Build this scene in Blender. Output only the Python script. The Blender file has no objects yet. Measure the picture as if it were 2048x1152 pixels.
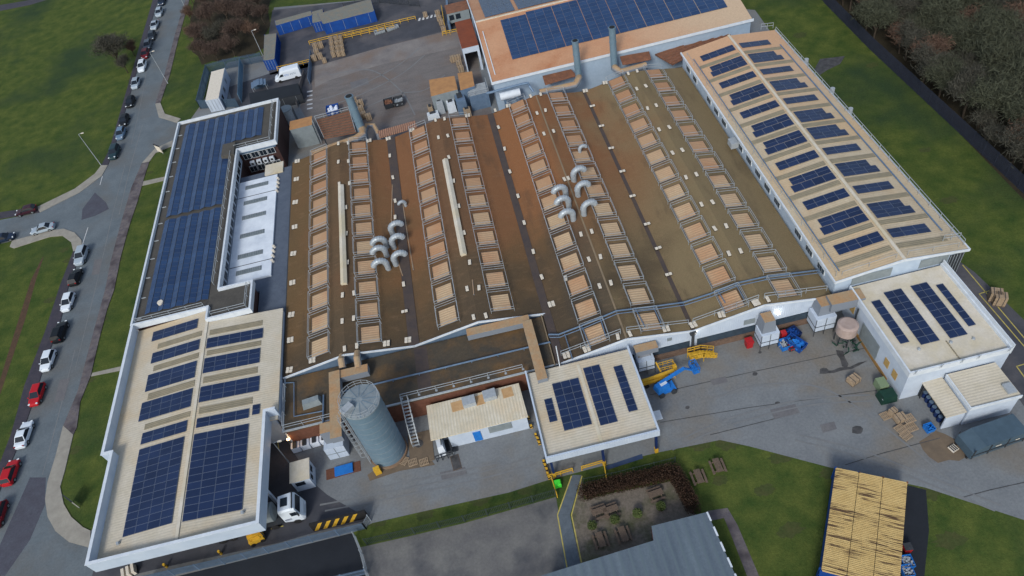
import bpy, math, random
from mathutils import Vector, Matrix
random.seed(7)
S = bpy.context.scene
C = S.collection
# ------------------------------------------------------------------ camera
CAMH = 82.0; FPX = 1453.75
def _rot(p, y, r):
    cy, sy = math.cos(y), math.sin(y)
    Ry = Matrix(((cy,-sy,0),(sy,cy,0),(0,0,1)))
    M = Matrix(((1,0,0),(0,-math.sin(p),-math.cos(p)),(0,math.cos(p),-math.sin(p))))
    c, s = math.cos(r), math.sin(r)
    return Matrix(((c,-s,0),(s,c,0),(0,0,1))) @ M @ Ry
RC = _rot(0.83042727, 0.00498097, -0.23688234)
cam = bpy.data.cameras.new('camera'); co = bpy.data.objects.new('camera', cam); C.objects.link(co)
cam.sensor_width = 36; cam.lens = FPX/2048*36; cam.clip_end = 5000; cam.clip_start = 1
mw = Matrix.Identity(4)
for i in range(3):
    mw[i][0] = RC[0][i]; mw[i][1] = -RC[1][i]; mw[i][2] = -RC[2][i]
mw[0][3], mw[1][3], mw[2][3] = 0, 0, CAMH
co.matrix_world = mw
S.camera = co
# ------------------------------------------------------------------ light
S.view_settings.view_transform = 'Standard'; S.view_settings.look = 'None'
S.view_settings.exposure = 0.72; S.view_settings.gamma = 1
W = bpy.data.worlds.new('World'); S.world = W; W.use_nodes = True
wt = W.node_tree; bg = wt.nodes['Background']
sky = wt.nodes.new('ShaderNodeTexSky'); sky.sky_type = 'NISHITA'; sky.sun_disc = False
SUN_EL, SUN_AZ = math.radians(38), math.radians(205)     # azimuth clockwise from +Y
sky.sun_elevation = SUN_EL; sky.sun_rotation = SUN_AZ
sky.air_density = 1.3; sky.dust_density = 2.0; sky.ozone_density = 1.0
hs = wt.nodes.new('ShaderNodeHueSaturation'); hs.inputs['Saturation'].default_value = .82; hs.inputs['Value'].default_value = 1.0
wt.links.new(sky.outputs[0], hs.inputs['Color']); wt.links.new(hs.outputs[0], bg.inputs[0]); bg.inputs[1].default_value = 0.09
sl = bpy.data.lights.new('sun', 'SUN'); sl.energy = 1.3; sl.angle = math.radians(14); sl.color = (1,.97,.88)
so = bpy.data.objects.new('sun', sl); C.objects.link(so)
sd = Vector((math.sin(SUN_AZ)*math.cos(SUN_EL), math.cos(SUN_AZ)*math.cos(SUN_EL), math.sin(SUN_EL)))
so.rotation_euler = (-sd).to_track_quat('-Z','Y').to_euler()
# ------------------------------------------------------------------ helpers
def at(x, y, z=0.0):
    """point of the place at height z that the photograph shows at x, y"""
    d = RC.transposed() @ Vector(((x-1024)/FPX, (y-576)/FPX, 1.0))
    t = (z-CAMH)/d[2]
    return Vector((d[0]*t, d[1]*t, z))
VX = [-33.4, -14.7, 4.2, 22.0, 40.8]
def fz(X):
    """height of the factory roof at X"""
    for a, b in zip(VX[:-1], VX[1:]):
        if a <= X <= b:
            m = (a+b)/2
            return 4.5+1.75*(1-abs(X-m)/((b-a)/2))
    return 4.5
def atr(x, y):
    z = 5.3
    for _ in range(6): z = fz(at(x, y, z).x)
    return at(x, y, z)
def srgb(r, g, b):
    f = lambda c: (c/255/12.92 if c/255 <= .04045 else ((c/255+.055)/1.055)**2.4)
    return (f(r), f(g), f(b), 1)
MATS = {}
def mat(name, col, rough=.8, col2=None, scale=1.0, amt=.5, detail=6, metal=0, bump=0, bscale=8, rib=None, ribc=None,
        col3=None, scale3=.15, fine=0.0, spec=.28, stretch=None, emit=0, grad=None):
    m = bpy.data.materials.new(name); MATS[name] = m; m.use_nodes = True
    nt = m.node_tree; N = nt.nodes; L = nt.links; p = N['Principled BSDF']
    p.inputs['Roughness'].default_value = rough; p.inputs['Metallic'].default_value = metal
    p.inputs['Specular IOR Level'].default_value = spec
    g = N.new('ShaderNodeNewGeometry' if name.startswith('w_') else 'ShaderNodeTexCoord')
    src = g.outputs['Position'] if name.startswith('w_') else g.outputs['Object']
    def noise(sc, det=detail, st=None, w=0.6):
        n = N.new('ShaderNodeTexNoise'); n.inputs['Scale'].default_value = sc; n.inputs['Detail'].default_value = det
        n.inputs['Roughness'].default_value = w
        if st:
            mp = N.new('ShaderNodeMapping'); mp.inputs['Scale'].default_value = st; L.new(src, mp.inputs[0]); L.new(mp.outputs[0], n.inputs[0])
        else: L.new(src, n.inputs[0])
        return n.outputs[0]
    def ramp(fac, a, b):
        r = N.new('ShaderNodeMapRange'); r.inputs[1].default_value = a; r.inputs[2].default_value = b; L.new(fac, r.inputs[0]); return r.outputs[0]
    def mix(fac, a, b, mode='MIX'):
        x = N.new('ShaderNodeMix'); x.data_type = 'RGBA'; x.blend_type = mode
        if hasattr(fac, 'links'): L.new(fac, x.inputs[0])
        else: x.inputs[0].default_value = fac
        for k, v in ((6, a), (7, b)):
            if hasattr(v, 'links'): L.new(v, x.inputs[k])
            else: x.inputs[k].default_value = v
        return x.outputs[2]
    c = col
    if col2: c = mix(ramp(noise(scale, st=stretch), .5-amt/2, .5+amt/2), col, col2)
    if col3: c = mix(ramp(noise(scale3, 4), .48, .68), c, col3)
    if grad:   # (axis, from, to, colour) a stain that spreads along one axis
        sg = N.new('ShaderNodeSeparateXYZ'); L.new(src, sg.inputs[0])
        for (gx, g0, g1, gc) in grad:
            rr = N.new('ShaderNodeMath'); rr.operation = 'MULTIPLY_ADD'; L.new(noise(.12, 5), rr.inputs[0]); rr.inputs[1].default_value = (g1-g0)*.9; L.new(sg.outputs[gx], rr.inputs[2])
            c = mix(ramp(rr.outputs[0], g0+(g1-g0)*.45, g1+(g1-g0)*.45), c, gc)
    if fine: c = mix(fine, c, mix(ramp(noise(3.2, 10, w=.78), .32, .68), (.42,.42,.42,1), (1.2,1.2,1.2,1)), 'MULTIPLY')
    if rib:   # (axis, period, depth 0..1)
        ax, per, dep = rib
        sp = N.new('ShaderNodeSeparateXYZ'); L.new(src, sp.inputs[0])
        m1 = N.new('ShaderNodeMath'); m1.operation = 'MULTIPLY'; m1.inputs[1].default_value = 2*math.pi/per; L.new(sp.outputs[ax], m1.inputs[0])
        m2 = N.new('ShaderNodeMath'); m2.operation = 'SINE'; L.new(m1.outputs[0], m2.inputs[0])
        bp = N.new('ShaderNodeBump'); bp.inputs['Strength'].default_value = 1; bp.inputs['Distance'].default_value = dep
        L.new(m2.outputs[0], bp.inputs['Height']); L.new(bp.outputs[0], p.inputs['Normal'])
        if ribc: c = mix(ramp(m2.outputs[0], .55, .95), c, ribc)
    if bump and not rib:
        bp = N.new('ShaderNodeBump'); bp.inputs['Strength'].default_value = 1; bp.inputs['Distance'].default_value = bump
        L.new(noise(bscale, 5), bp.inputs['Height']); L.new(bp.outputs[0], p.inputs['Normal'])
    if hasattr(c, 'links'): L.new(c, p.inputs['Base Color'])
    else: p.inputs['Base Color'].default_value = c
    if emit:
        p.inputs['Emission Color'].default_value = col; p.inputs['Emission Strength'].default_value = emit
    m['_c'] = 1
    return m
class MB:
    def __init__(s): s.v = []; s.f = []; s.m = []; s.uv = {}
    def add(s, vs, fs, mi=0):
        o = len(s.v); s.v += [tuple(q) for q in vs]
        for f in fs: s.f.append(tuple(i+o for i in f)); s.m.append(mi)
    def box(s, x0, x1, y0, y1, z0, z1, mi=0):
        s.add([(x0,y0,z0),(x1,y0,z0),(x1,y1,z0),(x0,y1,z0),(x0,y0,z1),(x1,y0,z1),(x1,y1,z1),(x0,y1,z1)],
              [(0,3,2,1),(4,5,6,7),(0,1,5,4),(1,2,6,5),(2,3,7,6),(3,0,4,7)], mi); return s
    def obox(s, c, l, w, h, ang=0, mi=0, tx=1.0, ty=1.0, roll=0):
        """box centred on c in plan, standing on c.z, turned by ang; tx, ty taper the top"""
        R = Matrix.Rotation(ang, 3, 'Z')
        if roll: R = R @ Matrix.Rotation(roll, 3, 'X')
        vs = []
        for z, a, b in ((0, 1, 1), (h, tx, ty)):
            for sx, sy in ((-1,-1),(1,-1),(1,1),(-1,1)):
                vs.append(Vector(c) + R @ Vector((sx*l/2*a, sy*w/2*b, z)))
        s.add(vs, [(0,3,2,1),(4,5,6,7),(0,1,5,4),(1,2,6,5),(2,3,7,6),(3,0,4,7)], mi); return s
    def bar(s, a, b, w, h=None, mi=0):
        a, b = Vector(a), Vector(b); h = h or w; d = (b-a)
        if d.length < 1e-6: return s
        d.normalize(); up = Vector((0,0,1)) if abs(d.z) < .95 else Vector((0,1,0))
        r = d.cross(up).normalized()*w/2; u = d.cross(r).normalized()*h/2
        vs = [a-r-u, a+r-u, a+r+u, a-r+u, b-r-u, b+r-u, b+r+u, b-r+u]
        s.add(vs, [(0,1,2,3),(7,6,5,4),(4,5,1,0),(5,6,2,1),(6,7,3,2),(7,4,0,3)], mi); return s
    def prism(s, poly, z0, z1, mi=0, mtop=None):
        """poly: xy list; z1 number or list"""
        n = len(poly); zt = z1 if isinstance(z1, (list, tuple)) else [z1]*n
        a = sum(poly[i][0]*poly[(i+1)%n][1]-poly[(i+1)%n][0]*poly[i][1] for i in range(n))
        if a < 0: poly = poly[::-1]; zt = zt[::-1]
        vs = [(p[0],p[1],z0) for p in poly]+[(p[0],p[1],z) for p, z in zip(poly, zt)]
        s.add(vs, [tuple(range(n))[::-1]]+[(i,(i+1)%n,n+(i+1)%n,n+i) for i in range(n)], mi)
        o = len(s.v)-n; s.f.append(tuple(range(o, o+n))); s.m.append(mi if mtop is None else mtop)
        return s
    def tube(s, pts, r, n=8, mi=0, cap=True):
        pts = [Vector(p) for p in pts]; rs = r if isinstance(r, (list, tuple)) else [r]*len(pts)
        o = len(s.v); ref = None
        for i, p in enumerate(pts):
            d = (pts[min(i+1, len(pts)-1)]-pts[max(i-1, 0)]).normalized()
            if ref is None:
                ref = d.cross(Vector((0,0,1)));
                if ref.length < .05: ref = d.cross(Vector((0,1,0)))
            ref = (ref-d*ref.dot(d)).normalized(); b = d.cross(ref)
            for k in range(n):
                a = 2*math.pi*k/n; s.v.append(tuple(p+(ref*math.cos(a)+b*math.sin(a))*rs[i]))
        for i in range(len(pts)-1):
            for k in range(n):
                s.f.append((o+i*n+k, o+i*n+(k+1)%n, o+(i+1)*n+(k+1)%n, o+(i+1)*n+k)); s.m.append(mi)
        if cap:
            s.f.append(tuple(o+k for k in range(n))[::-1]); s.m.append(mi)
            e = o+(len(pts)-1)*n; s.f.append(tuple(e+k for k in range(n))); s.m.append(mi)
        return s
    def build(s, name, mats, parent=None, smooth=False, bevel=0):
        me = bpy.data.meshes.new(name); o = bpy.data.objects.new(name, me); C.objects.link(o)
        org = Vector((0,0,0))
        if parent is None:
            if s.v and max(abs(c) for c in s.v[0]) < 1e5:
                xs = [q[0] for q in s.v]; ys = [q[1] for q in s.v]; zs = [q[2] for q in s.v]
                org = Vector(((min(xs)+max(xs))/2, (min(ys)+max(ys))/2, min(zs)))
            o.location = org
        else:
            o.parent = parent; q = parent
            while q: org = org+q.location; q = q.parent
        me.from_pydata([tuple(Vector(q)-org) for q in s.v], [], s.f)
        for m in (mats if isinstance(mats, (list, tuple)) else [mats]): me.materials.append(m)
        for p, mi in zip(me.polygons, s.m): p.material_index = mi; p.use_smooth = smooth
        if s.uv:
            ul = me.uv_layers.new(name='UVMap')
            for p in me.polygons:
                if p.index in s.uv:
                    for li, uvc in zip(p.loop_indices, s.uv[p.index]): ul.data[li].uv = uvc
        me.update()
        if bevel:
            md = o.modifiers.new('bevel', 'BEVEL'); md.width = bevel; md.segments = 2; md.limit_method = 'ANGLE'
        return o
def empty(name, loc, rz=0):
    o = bpy.data.objects.new(name, None); C.objects.link(o); o.location = loc; o.rotation_euler = (0,0,rz); o.empty_display_size = .3
    return o
def tag(o, label=None, cat=None, group=None, kind=None):
    if label: o['label'] = label
    if cat: o['category'] = cat
    if group: o['group'] = group
    if kind: o['kind'] = kind
    return o
def thing(name, loc, label, cat, group=None, rz=0): return tag(empty(name, loc, rz), label, cat, group)
KIDS = {}
def dup(root, loc, rz=0, label=None, group=None, scale=None):
    r = root.copy(); C.objects.link(r); r.location = loc; r.rotation_euler = (0,0,rz)
    if scale: r.scale = scale
    if label: r['label'] = label
    if group: r['group'] = group
    if root.name not in KIDS: KIDS[root.name] = [(ch, list(ch.children)) for ch in root.children]
    for ch, gs in KIDS[root.name]:
        c = ch.copy(); C.objects.link(c); c.parent = r
        for g in gs:
            d = g.copy(); C.objects.link(d); d.parent = c
    return r
def place(proto, used, loc, rz=0, label=None, group=None, scale=None):
    """the first use moves the thing itself, later uses copy it"""
    if not used:
        used.append(1)
        proto.location = loc; proto.rotation_euler = (0,0,rz)
        if scale: proto.scale = scale
        if label: proto['label'] = label
        if group: proto['group'] = group
        return proto
    return dup(proto, loc, rz, label, group, scale or (1,1,1))
def sheet(name, poly, z, m, kind='structure'):
    """flat patch of ground, poly in plan"""
    mb = MB(); n = len(poly)
    a = sum(poly[i][0]*poly[(i+1)%n][1]-poly[(i+1)%n][0]*poly[i][1] for i in range(n))
    if a < 0: poly = poly[::-1]
    mb.add([(p[0],p[1],z) for p in poly], [tuple(range(n))])
    return tag(mb.build(name, m), kind=kind)
def px(pts, z=0): return [tuple(at(x, y, z)[:2]) for x, y in pts]
# ------------------------------------------------------------------ materials
grass = mat('w_grass', srgb(56,76,36), .95, srgb(88,98,48), .35, .36, 12, bump=.06, bscale=6, col3=srgb(50,68,44), scale3=.045, fine=.6, spec=.1)
grass_dk = mat('w_litter', srgb(50,48,42), .95, srgb(66,60,48), .5, .5, 8, bump=.1, bscale=3, fine=.7, spec=.1)
road_m = mat('w_road', srgb(108,118,126), .75, srgb(90,100,108), .35, .5, 8, col3=srgb(100,103,105), scale3=.09, fine=.45, bump=.01, bscale=20)
patch_m = mat('w_patch', srgb(80,84,96), .8, srgb(72,72,84), .7, .4, 6, fine=.5)
yard_m = mat('w_yard', srgb(126,131,135), .75, srgb(106,111,117), .22, .5, 9, col3=srgb(118,113,106), scale3=.09, fine=.45, bump=.01, bscale=15)
topyard_m = mat('w_top_yard', srgb(122,117,116), .8, srgb(100,97,98), .25, .5, 9, col3=srgb(112,100,94), scale3=.12, fine=.5, stretch=(1,3,1))
conc_m = mat('w_concrete', srgb(136,132,130), .8, srgb(106,102,104), .3, .5, 8, col3=srgb(120,106,98), scale3=.1, fine=.4)
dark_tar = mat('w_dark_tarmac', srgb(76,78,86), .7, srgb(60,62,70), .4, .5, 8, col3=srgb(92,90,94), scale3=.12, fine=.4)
near_black = mat('w_near_black', srgb(27,31,38), .7, srgb(36,41,49), .3, .5, 6, fine=.3, spec=.3)
pave_m = mat('w_pavement', srgb(158,156,148), .85, srgb(134,130,124), .8, .5, 8, fine=.4)
pave_dk = mat('w_rough_pavement', srgb(92,88,96), .9, srgb(112,106,106), 1.2, .35, 9, col3=srgb(66,60,66), scale3=.4, fine=.6)
wetpath = mat('w_wet_path', srgb(54,52,64), .6, srgb(70,66,74), .8, .5, 6, fine=.4)
soil = mat('w_soil', srgb(92,70,54), .95, srgb(70,58,46), 1.2, .5, 6, fine=.6)
gravel = mat('w_gravel', srgb(124,116,108), .95, srgb(98,92,84), 2.0, .5, 9, col3=srgb(80,84,60), scale3=.25, fine=.7, bump=.03, bscale=14)
lot_m = mat('w_lot', srgb(118,118,116), .85, srgb(88,88,92), .3, .5, 9, col3=srgb(62,66,74), scale3=.12, fine=.4, bump=.01, bscale=15)
white_line = mat('w_white_paint', srgb(205,208,212), .7, srgb(160,163,168), 3, .5)
yellow_line = mat('w_yellow_paint', srgb(190,175,90), .7, srgb(140,132,84), 2, .5)
stain_m = mat('w_stain', srgb(52,52,54), .5, srgb(84,84,86), 1.2, .4)
rust_soil = mat('w_rust_soil', srgb(118,104,88), .9, srgb(96,86,76), .8, .5, 8, fine=.4)
def roof_material():
    m = bpy.data.materials.new('w_factory_roof'); m.use_nodes = True
    nt = m.node_tree; N = nt.nodes; L = nt.links; p = N['Principled BSDF']; p.inputs['Roughness'].default_value = .85; p.inputs['Specular IOR Level'].default_value = .2
    g = N.new('ShaderNodeNewGeometry'); sp = N.new('ShaderNodeSeparateXYZ'); L.new(g.outputs['Position'], sp.inputs[0])
    def nz(sc, det=7, st=(1,1,1)):
        mp = N.new('ShaderNodeMapping'); mp.inputs['Scale'].default_value = st; L.new(g.outputs['Position'], mp.inputs[0])
        n = N.new('ShaderNodeTexNoise'); n.inputs['Scale'].default_value = sc; n.inputs['Detail'].default_value = det; L.new(mp.outputs[0], n.inputs[0]); return n.outputs[0]
    def mr(f, a, b, c=0, d=1):
        r = N.new('ShaderNodeMapRange'); r.interpolation_type = 'SMOOTHSTEP'
        for k, v in ((1,a),(2,b),(3,c),(4,d)): r.inputs[k].default_value = v
        L.new(f, r.inputs[0]); return r.outputs[0]
    def ma(op, a, b):
        x = N.new('ShaderNodeMath'); x.operation = op
        for k, v in ((0,a),(1,b)):
            if hasattr(v, 'links'): L.new(v, x.inputs[k])
            else: x.inputs[k].default_value = v
        return x.outputs[0]
    def mx(f, a, b, mode='MIX'):
        x = N.new('ShaderNodeMix'); x.data_type = 'RGBA'; x.blend_type = mode
        if hasattr(f, 'links'): L.new(f, x.inputs[0])
        else: x.inputs[0].default_value = f
        for k, v in ((6,a),(7,b)):
            if hasattr(v, 'links'): L.new(v, x.inputs[k])
            else: x.inputs[k].default_value = v
        return x.outputs[2]
    n1 = nz(.12); n2 = nz(.5, 8, (1,.25,1))
    wob = ma('MULTIPLY', ma('SUBTRACT', n1, .5), 34)
    X = ma('ADD', sp.outputs[0], wob); Y = ma('ADD', sp.outputs[1], wob)
    base = mx(mr(X, 2, 26), srgb(102,82,57), srgb(122,108,82))            # brown felt, olive on the right
    rust = ma('MULTIPLY', mr(Y, 66, 92), ma('MULTIPLY', mr(X, -34, -8), mr(X, 34, 14)))
    c = mx(ma('MULTIPLY', rust, .85), base, srgb(128,88,60))
    hot = ma('MULTIPLY', ma('MULTIPLY', mr(sp.outputs[0], 2, 6), mr(sp.outputs[0], 12.6, 11.5)), mr(Y, 70, 100))
    c = mx(ma('MULTIPLY', hot, .4), c, srgb(150,100,64))
    front = ma('MULTIPLY', mr(Y, 80, 62), mr(X, 24, 8))
    c = mx(ma('MULTIPLY', front, .75), c, srgb(66,60,52))
    blk = ma('MULTIPLY', ma('MULTIPLY', mr(sp.outputs[0], 6.5, 8), mr(sp.outputs[0], 13.2, 12.9)), mr(Y, 92, 78))
    c = mx(ma('MULTIPLY', blk, .5), c, srgb(66,62,58))
    for xr in (-24.05, -5.25):
        ridge = ma('SUBTRACT', 1, mr(ma('ABSOLUTE', ma('SUBTRACT', sp.outputs[0], xr), 0), 1.2, 4.2)); c = mx(ma('MULTIPLY', ridge, .45), c, srgb(90,78,64))
    c = mx(mr(n2, .5, .75, 0, .45), c, srgb(72,62,52))
    c = mx(mr(nz(1.6, 8, (.35,1,1)), .52, .8, 0, .3), c, srgb(138,112,88))
    c = mx(.55, c, mx(mr(nz(9, 4), .25, .75), (.6,.6,.6,1), (1.15,1.15,1.15,1)), 'MULTIPLY')
    L.new(c, p.inputs['Base Color'])
    wv = ma('SINE', ma('MULTIPLY', sp.outputs[1], 2*math.pi/1.52), 0)
    c = mx(ma('MULTIPLY', mr(wv, .93, .99), mr(nz(.6, 4), .35, .7, .1, .55)), c, srgb(60,50,42))
    c = mx(mr(nz(.9, 8, (.12,1,1)), .56, .72, 0, .4), c, srgb(62,54,46))
    b = N.new('ShaderNodeBump'); b.inputs['Distance'].default_value = .02; L.new(nz(7), b.inputs['Height']); L.new(b.outputs[0], p.inputs['Normal'])
    return m
roof_fac = roof_material()
flat_m = mat('w_flat_roof', srgb(84,74,60), .8, srgb(64,62,58), .35, .5, 9, col3=srgb(108,84,56), scale3=.18, fine=.45, bump=.02, bscale=6)
gutter_m = mat('w_gutter', srgb(66,60,62), .6, srgb(84,72,64), .7, .5, 6, fine=.3)
cream = mat('w_cream_sheet', srgb(198,191,178), .6, srgb(184,176,158), .6, .5, 8, rib=(1,.36,.008), col3=srgb(192,174,146), scale3=.1, fine=.25)
cream_r = mat('w_cream_rust_sheet', srgb(190,178,156), .6, srgb(176,160,136), .5, .5, 8, rib=(1,.36,.008), col3=srgb(190,166,134), scale3=.09, fine=.3, grad=[(1,88,112,srgb(196,158,126))])
cream_x = mat('w_cream_sheet_x', srgb(214,208,194), .6, srgb(184,176,156), .7, .5, 8, rib=(0,.4,.012), ribc=srgb(190,182,160), col3=srgb(204,190,166), scale3=.3, fine=.25)
smooth_cream = mat('w_smooth_cream', srgb(208,203,194), .7, srgb(186,178,160), .5, .5, 8, col3=srgb(194,184,160), scale3=.2, fine=.25)
grp_dull = mat('w_translucent_strip', srgb(150,140,118), .7, srgb(126,120,104), .8, .5, 7, rib=(1,.3,.015), fine=.3)
orange_roof = mat('w_orange_roof', srgb(178,132,102), .7, srgb(190,150,120), .3, .5, 9, col3=srgb(166,112,80), scale3=.15, fine=.35, grad=[(0,28,52,srgb(186,164,140))])
skyl_m = mat('w_rooflight', srgb(184,158,128), .6, srgb(194,172,142), .35, .5, 7, grad=[(1,84,104,srgb(168,126,94))], rib=(1,.42,.015), ribc=srgb(168,138,108), fine=.3, col3=srgb(178,134,100), scale3=.08)
white_m = mat('white_render', srgb(188,200,216), .6, srgb(168,182,202), .6, .5, 7, fine=.15)
white_rib = mat('white_cladding', srgb(186,199,216), .5, srgb(168,182,202), .8, .5, 6, rib=(0,.3,.008), fine=.12)
white_s = mat('white_parapet', srgb(188,201,218), .5, srgb(166,182,204), .4, .5, 7, fine=.15)
wall_rib_y = mat('white_cladding_y', srgb(180,196,214), .5, srgb(156,174,196), .8, .5, 6, rib=(1,.3,.01), fine=.15)
rear_wall = mat('blue_white_wall', srgb(160,178,198), .6, srgb(142,162,184), .3, .5, 7, fine=.2)
trim_w = mat('white_trim', srgb(206,214,224), .5, srgb(184,194,206), 1.2, .5)
grey_pan = mat('grey_panel', srgb(132,142,148), .6, srgb(112,122,128), 1.2, .5, fine=.15)
brick = mat('dark_brick', srgb(78,56,52), .9, srgb(58,42,44), 3, .5, 8, fine=.5)
redbrick = mat('red_brick', srgb(112,76,62), .9, srgb(96,62,50), 2.2, .5, 8, fine=.5)
brownbrick = mat('brown_brick', srgb(116,96,84), .9, srgb(92,76,68), 2.2, .5, 8, fine=.4)
off_roof = mat('w_office_roof', srgb(86,84,80), .85, srgb(70,68,66), .5, .5, 8, fine=.4)
hall_roof = mat('w_hall_roof', srgb(222,230,240), .5, srgb(188,198,212), .5, .5, 6, fine=.1)
bluegrey_roof = mat('w_bluegrey_roof', srgb(98,112,124), .7, srgb(80,92,106), .6, .5, 8, stretch=(1,.15,1), rib=(0,1.1,.02), ribc=srgb(88,102,112), fine=.35)
asph_roof = mat('w_asphalt_roof', srgb(92,102,118), .8, srgb(76,86,102), .6, .5, 6, fine=.3)
galv = mat('galvanised_steel', srgb(166,174,182), .5, srgb(140,148,156), 3, .5, metal=.1)
galv_b = mat('blue_grey_steel', srgb(108,130,156), .45, srgb(90,112,138), 1.2, .5, metal=.2, fine=.15)
duct_m = mat('insulated_duct', srgb(176,186,196), .45, srgb(146,156,166), 2.5, .5, metal=.3, fine=.2)
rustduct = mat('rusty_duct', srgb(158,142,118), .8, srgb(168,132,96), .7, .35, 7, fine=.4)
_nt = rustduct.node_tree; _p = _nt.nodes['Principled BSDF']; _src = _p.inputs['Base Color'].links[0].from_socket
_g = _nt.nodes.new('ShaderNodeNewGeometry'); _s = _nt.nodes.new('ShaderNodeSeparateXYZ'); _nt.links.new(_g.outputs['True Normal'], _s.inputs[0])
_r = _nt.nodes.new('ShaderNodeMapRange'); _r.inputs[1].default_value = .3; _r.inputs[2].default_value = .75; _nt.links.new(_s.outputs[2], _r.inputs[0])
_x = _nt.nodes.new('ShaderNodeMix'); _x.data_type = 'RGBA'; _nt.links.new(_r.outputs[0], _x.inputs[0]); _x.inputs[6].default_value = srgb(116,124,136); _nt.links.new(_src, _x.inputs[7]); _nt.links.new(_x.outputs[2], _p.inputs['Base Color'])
rust_m = mat('rusty_steel', srgb(142,98,76), .85, srgb(104,76,64), 1.5, .5, 8, fine=.4)
silo_m = mat('silo_steel', srgb(112,136,154), .5, srgb(98,122,140), .5, .5, 7, metal=.15, fine=.2)
silo_top = mat('silo_lid', srgb(140,150,156), .6, srgb(116,128,138), 1.0, .5, 7, fine=.35)
blue_c = mat('blue_container_paint', srgb(24,74,150), .55, srgb(18,56,124), .8, .5, 7, fine=.2)
blue_p = mat('bright_blue_plastic', srgb(36,118,200), .5, srgb(28,98,176), 2, .5)
navy = mat('navy_paint', srgb(22,44,92), .6, srgb(16,34,72), 1, .5)
ctop = mat('container_roof', srgb(112,122,122), .8, srgb(134,124,110), 1.0, .5, 8, fine=.4, rib=(0,.25,.02))
yel_roof = mat('yellow_sheet', srgb(206,180,124), .7, srgb(190,162,106), 1.2, .5, 8, fine=.3)
yellow = mat('yellow_paint', srgb(206,166,52), .6, srgb(180,140,44), 3, .5)
black = mat('black_rubber', srgb(28,28,30), .8, srgb(40,40,42), 4, .5)
dark = mat('dark_steel', srgb(44,48,54), .6, srgb(58,62,68), 2, .5)
darkgreen = mat('dark_green_paint', srgb(28,62,52), .5, srgb(22,48,42), 2, .5)
greenfence = mat('dark_green_fence', srgb(40,54,48), .7, srgb(54,66,60), 2, .5)
red_p = mat('red_paint', srgb(170,34,40), .5, srgb(140,28,34), 2, .5)
green_p = mat('bright_green_plastic', srgb(70,210,60), .5)
wood = mat('pallet_wood', srgb(168,150,128), .9, srgb(136,118,98), 4, .5, 8, fine=.4)
wood_dk = mat('weathered_wood', srgb(112,96,84), .9, srgb(84,74,66), 4, .5, 8, fine=.4)
glass_d = mat('dark_glass', srgb(30,38,48), .12, None)
glass_w = mat('window_glass', srgb(58,72,86), .15, srgb(44,56,68), 1.5, .5)
frame_w = mat('window_frame', srgb(196,204,212), .5)
bark = mat('bark', srgb(74,66,58), .95, srgb(58,52,46), 3, .5)
twig_m = [mat('twig_grey', srgb(82,81,74), .95, srgb(62,63,58), .6, .5, spec=.1), mat('twig_rust', srgb(110,88,76), .95, srgb(86,72,64), .6, .5, spec=.1),
          mat('twig_green', srgb(80,84,70), .95, srgb(62,66,56), .6, .5, spec=.1)]
hedge_m = mat('hedge_brown', srgb(82,62,52), .95, srgb(60,50,42), 1.5, .5, 8, fine=.6, spec=.1)
leaf_m = mat('shrub_green', srgb(66,84,46), .9, srgb(84,92,54), 3, .5, spec=.2)
slab_m = mat('white_slab', srgb(216,210,200), .8, srgb(190,182,168), 3, .5)
foam = mat('white_foam', srgb(225,232,244), .8, srgb(200,210,228), 3, .5)
lamp_on = mat('lit_lamp', (1,.93,.8,1), .5, emit=9)
lamp_or = mat('lit_orange_lamp', (1,.6,.25,1), .5, emit=9)
def pv_material(name='solar_module', lo_=(15,26,52), hi_=(34,52,90), seam=.55):
    m = bpy.data.materials.new(name); m.use_nodes = True
    nt = m.node_tree; N = nt.nodes; L = nt.links; p = N['Principled BSDF']
    p.inputs['Roughness'].default_value = .32; p.inputs['Specular IOR Level'].default_value = .5
    uv = N.new('ShaderNodeUVMap'); sp = N.new('ShaderNodeSeparateXYZ'); L.new(uv.outputs[0], sp.inputs[0])
    def ma(op, a, b=0):
        x = N.new('ShaderNodeMath'); x.operation = op
        for k, v in ((0,a),(1,b)):
            if hasattr(v, 'links'): L.new(v, x.inputs[k])
            else: x.inputs[k].default_value = v
        return x.outputs[0]
    def mx(f, a, b):
        x = N.new('ShaderNodeMix'); x.data_type = 'RGBA'; L.new(f, x.inputs[0])
        for k, v in ((6,a),(7,b)):
            if hasattr(v, 'links'): L.new(v, x.inputs[k])
            else: x.inputs[k].default_value = v
        return x.outputs[2]
    fu = ma('FRACT', sp.outputs[0]); fv = ma('FRACT', sp.outputs[1])
    edge = ma('MAXIMUM', ma('GREATER_THAN', ma('ABSOLUTE', ma('SUBTRACT', fu, .5)), .484), ma('GREATER_THAN', ma('ABSOLUTE', ma('SUBTRACT', fv, .5)), .472))
    g = N.new('ShaderNodeNewGeometry')
    n = N.new('ShaderNodeTexNoise'); n.inputs['Scale'].default_value = .35; n.inputs['Detail'].default_value = 6; L.new(g.outputs['Position'], n.inputs[0])
    wn = N.new('ShaderNodeTexWhiteNoise'); wn.noise_dimensions = '2D'
    cb = N.new('ShaderNodeCombineXYZ'); L.new(ma('FLOOR', sp.outputs[0]), cb.inputs[0]); L.new(ma('FLOOR', sp.outputs[1]), cb.inputs[1]); L.new(cb.outputs[0], wn.inputs['Vector'])
    f = ma('ADD', ma('MULTIPLY', n.outputs[0], .7), ma('MULTIPLY', wn.outputs['Value'], .3))
    cell = mx(f, srgb(*lo_), srgb(*hi_))
    c = mx(ma('MULTIPLY', edge, seam), cell, srgb(120,134,160))
    L.new(c, p.inputs['Base Color'])
    return m
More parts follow.
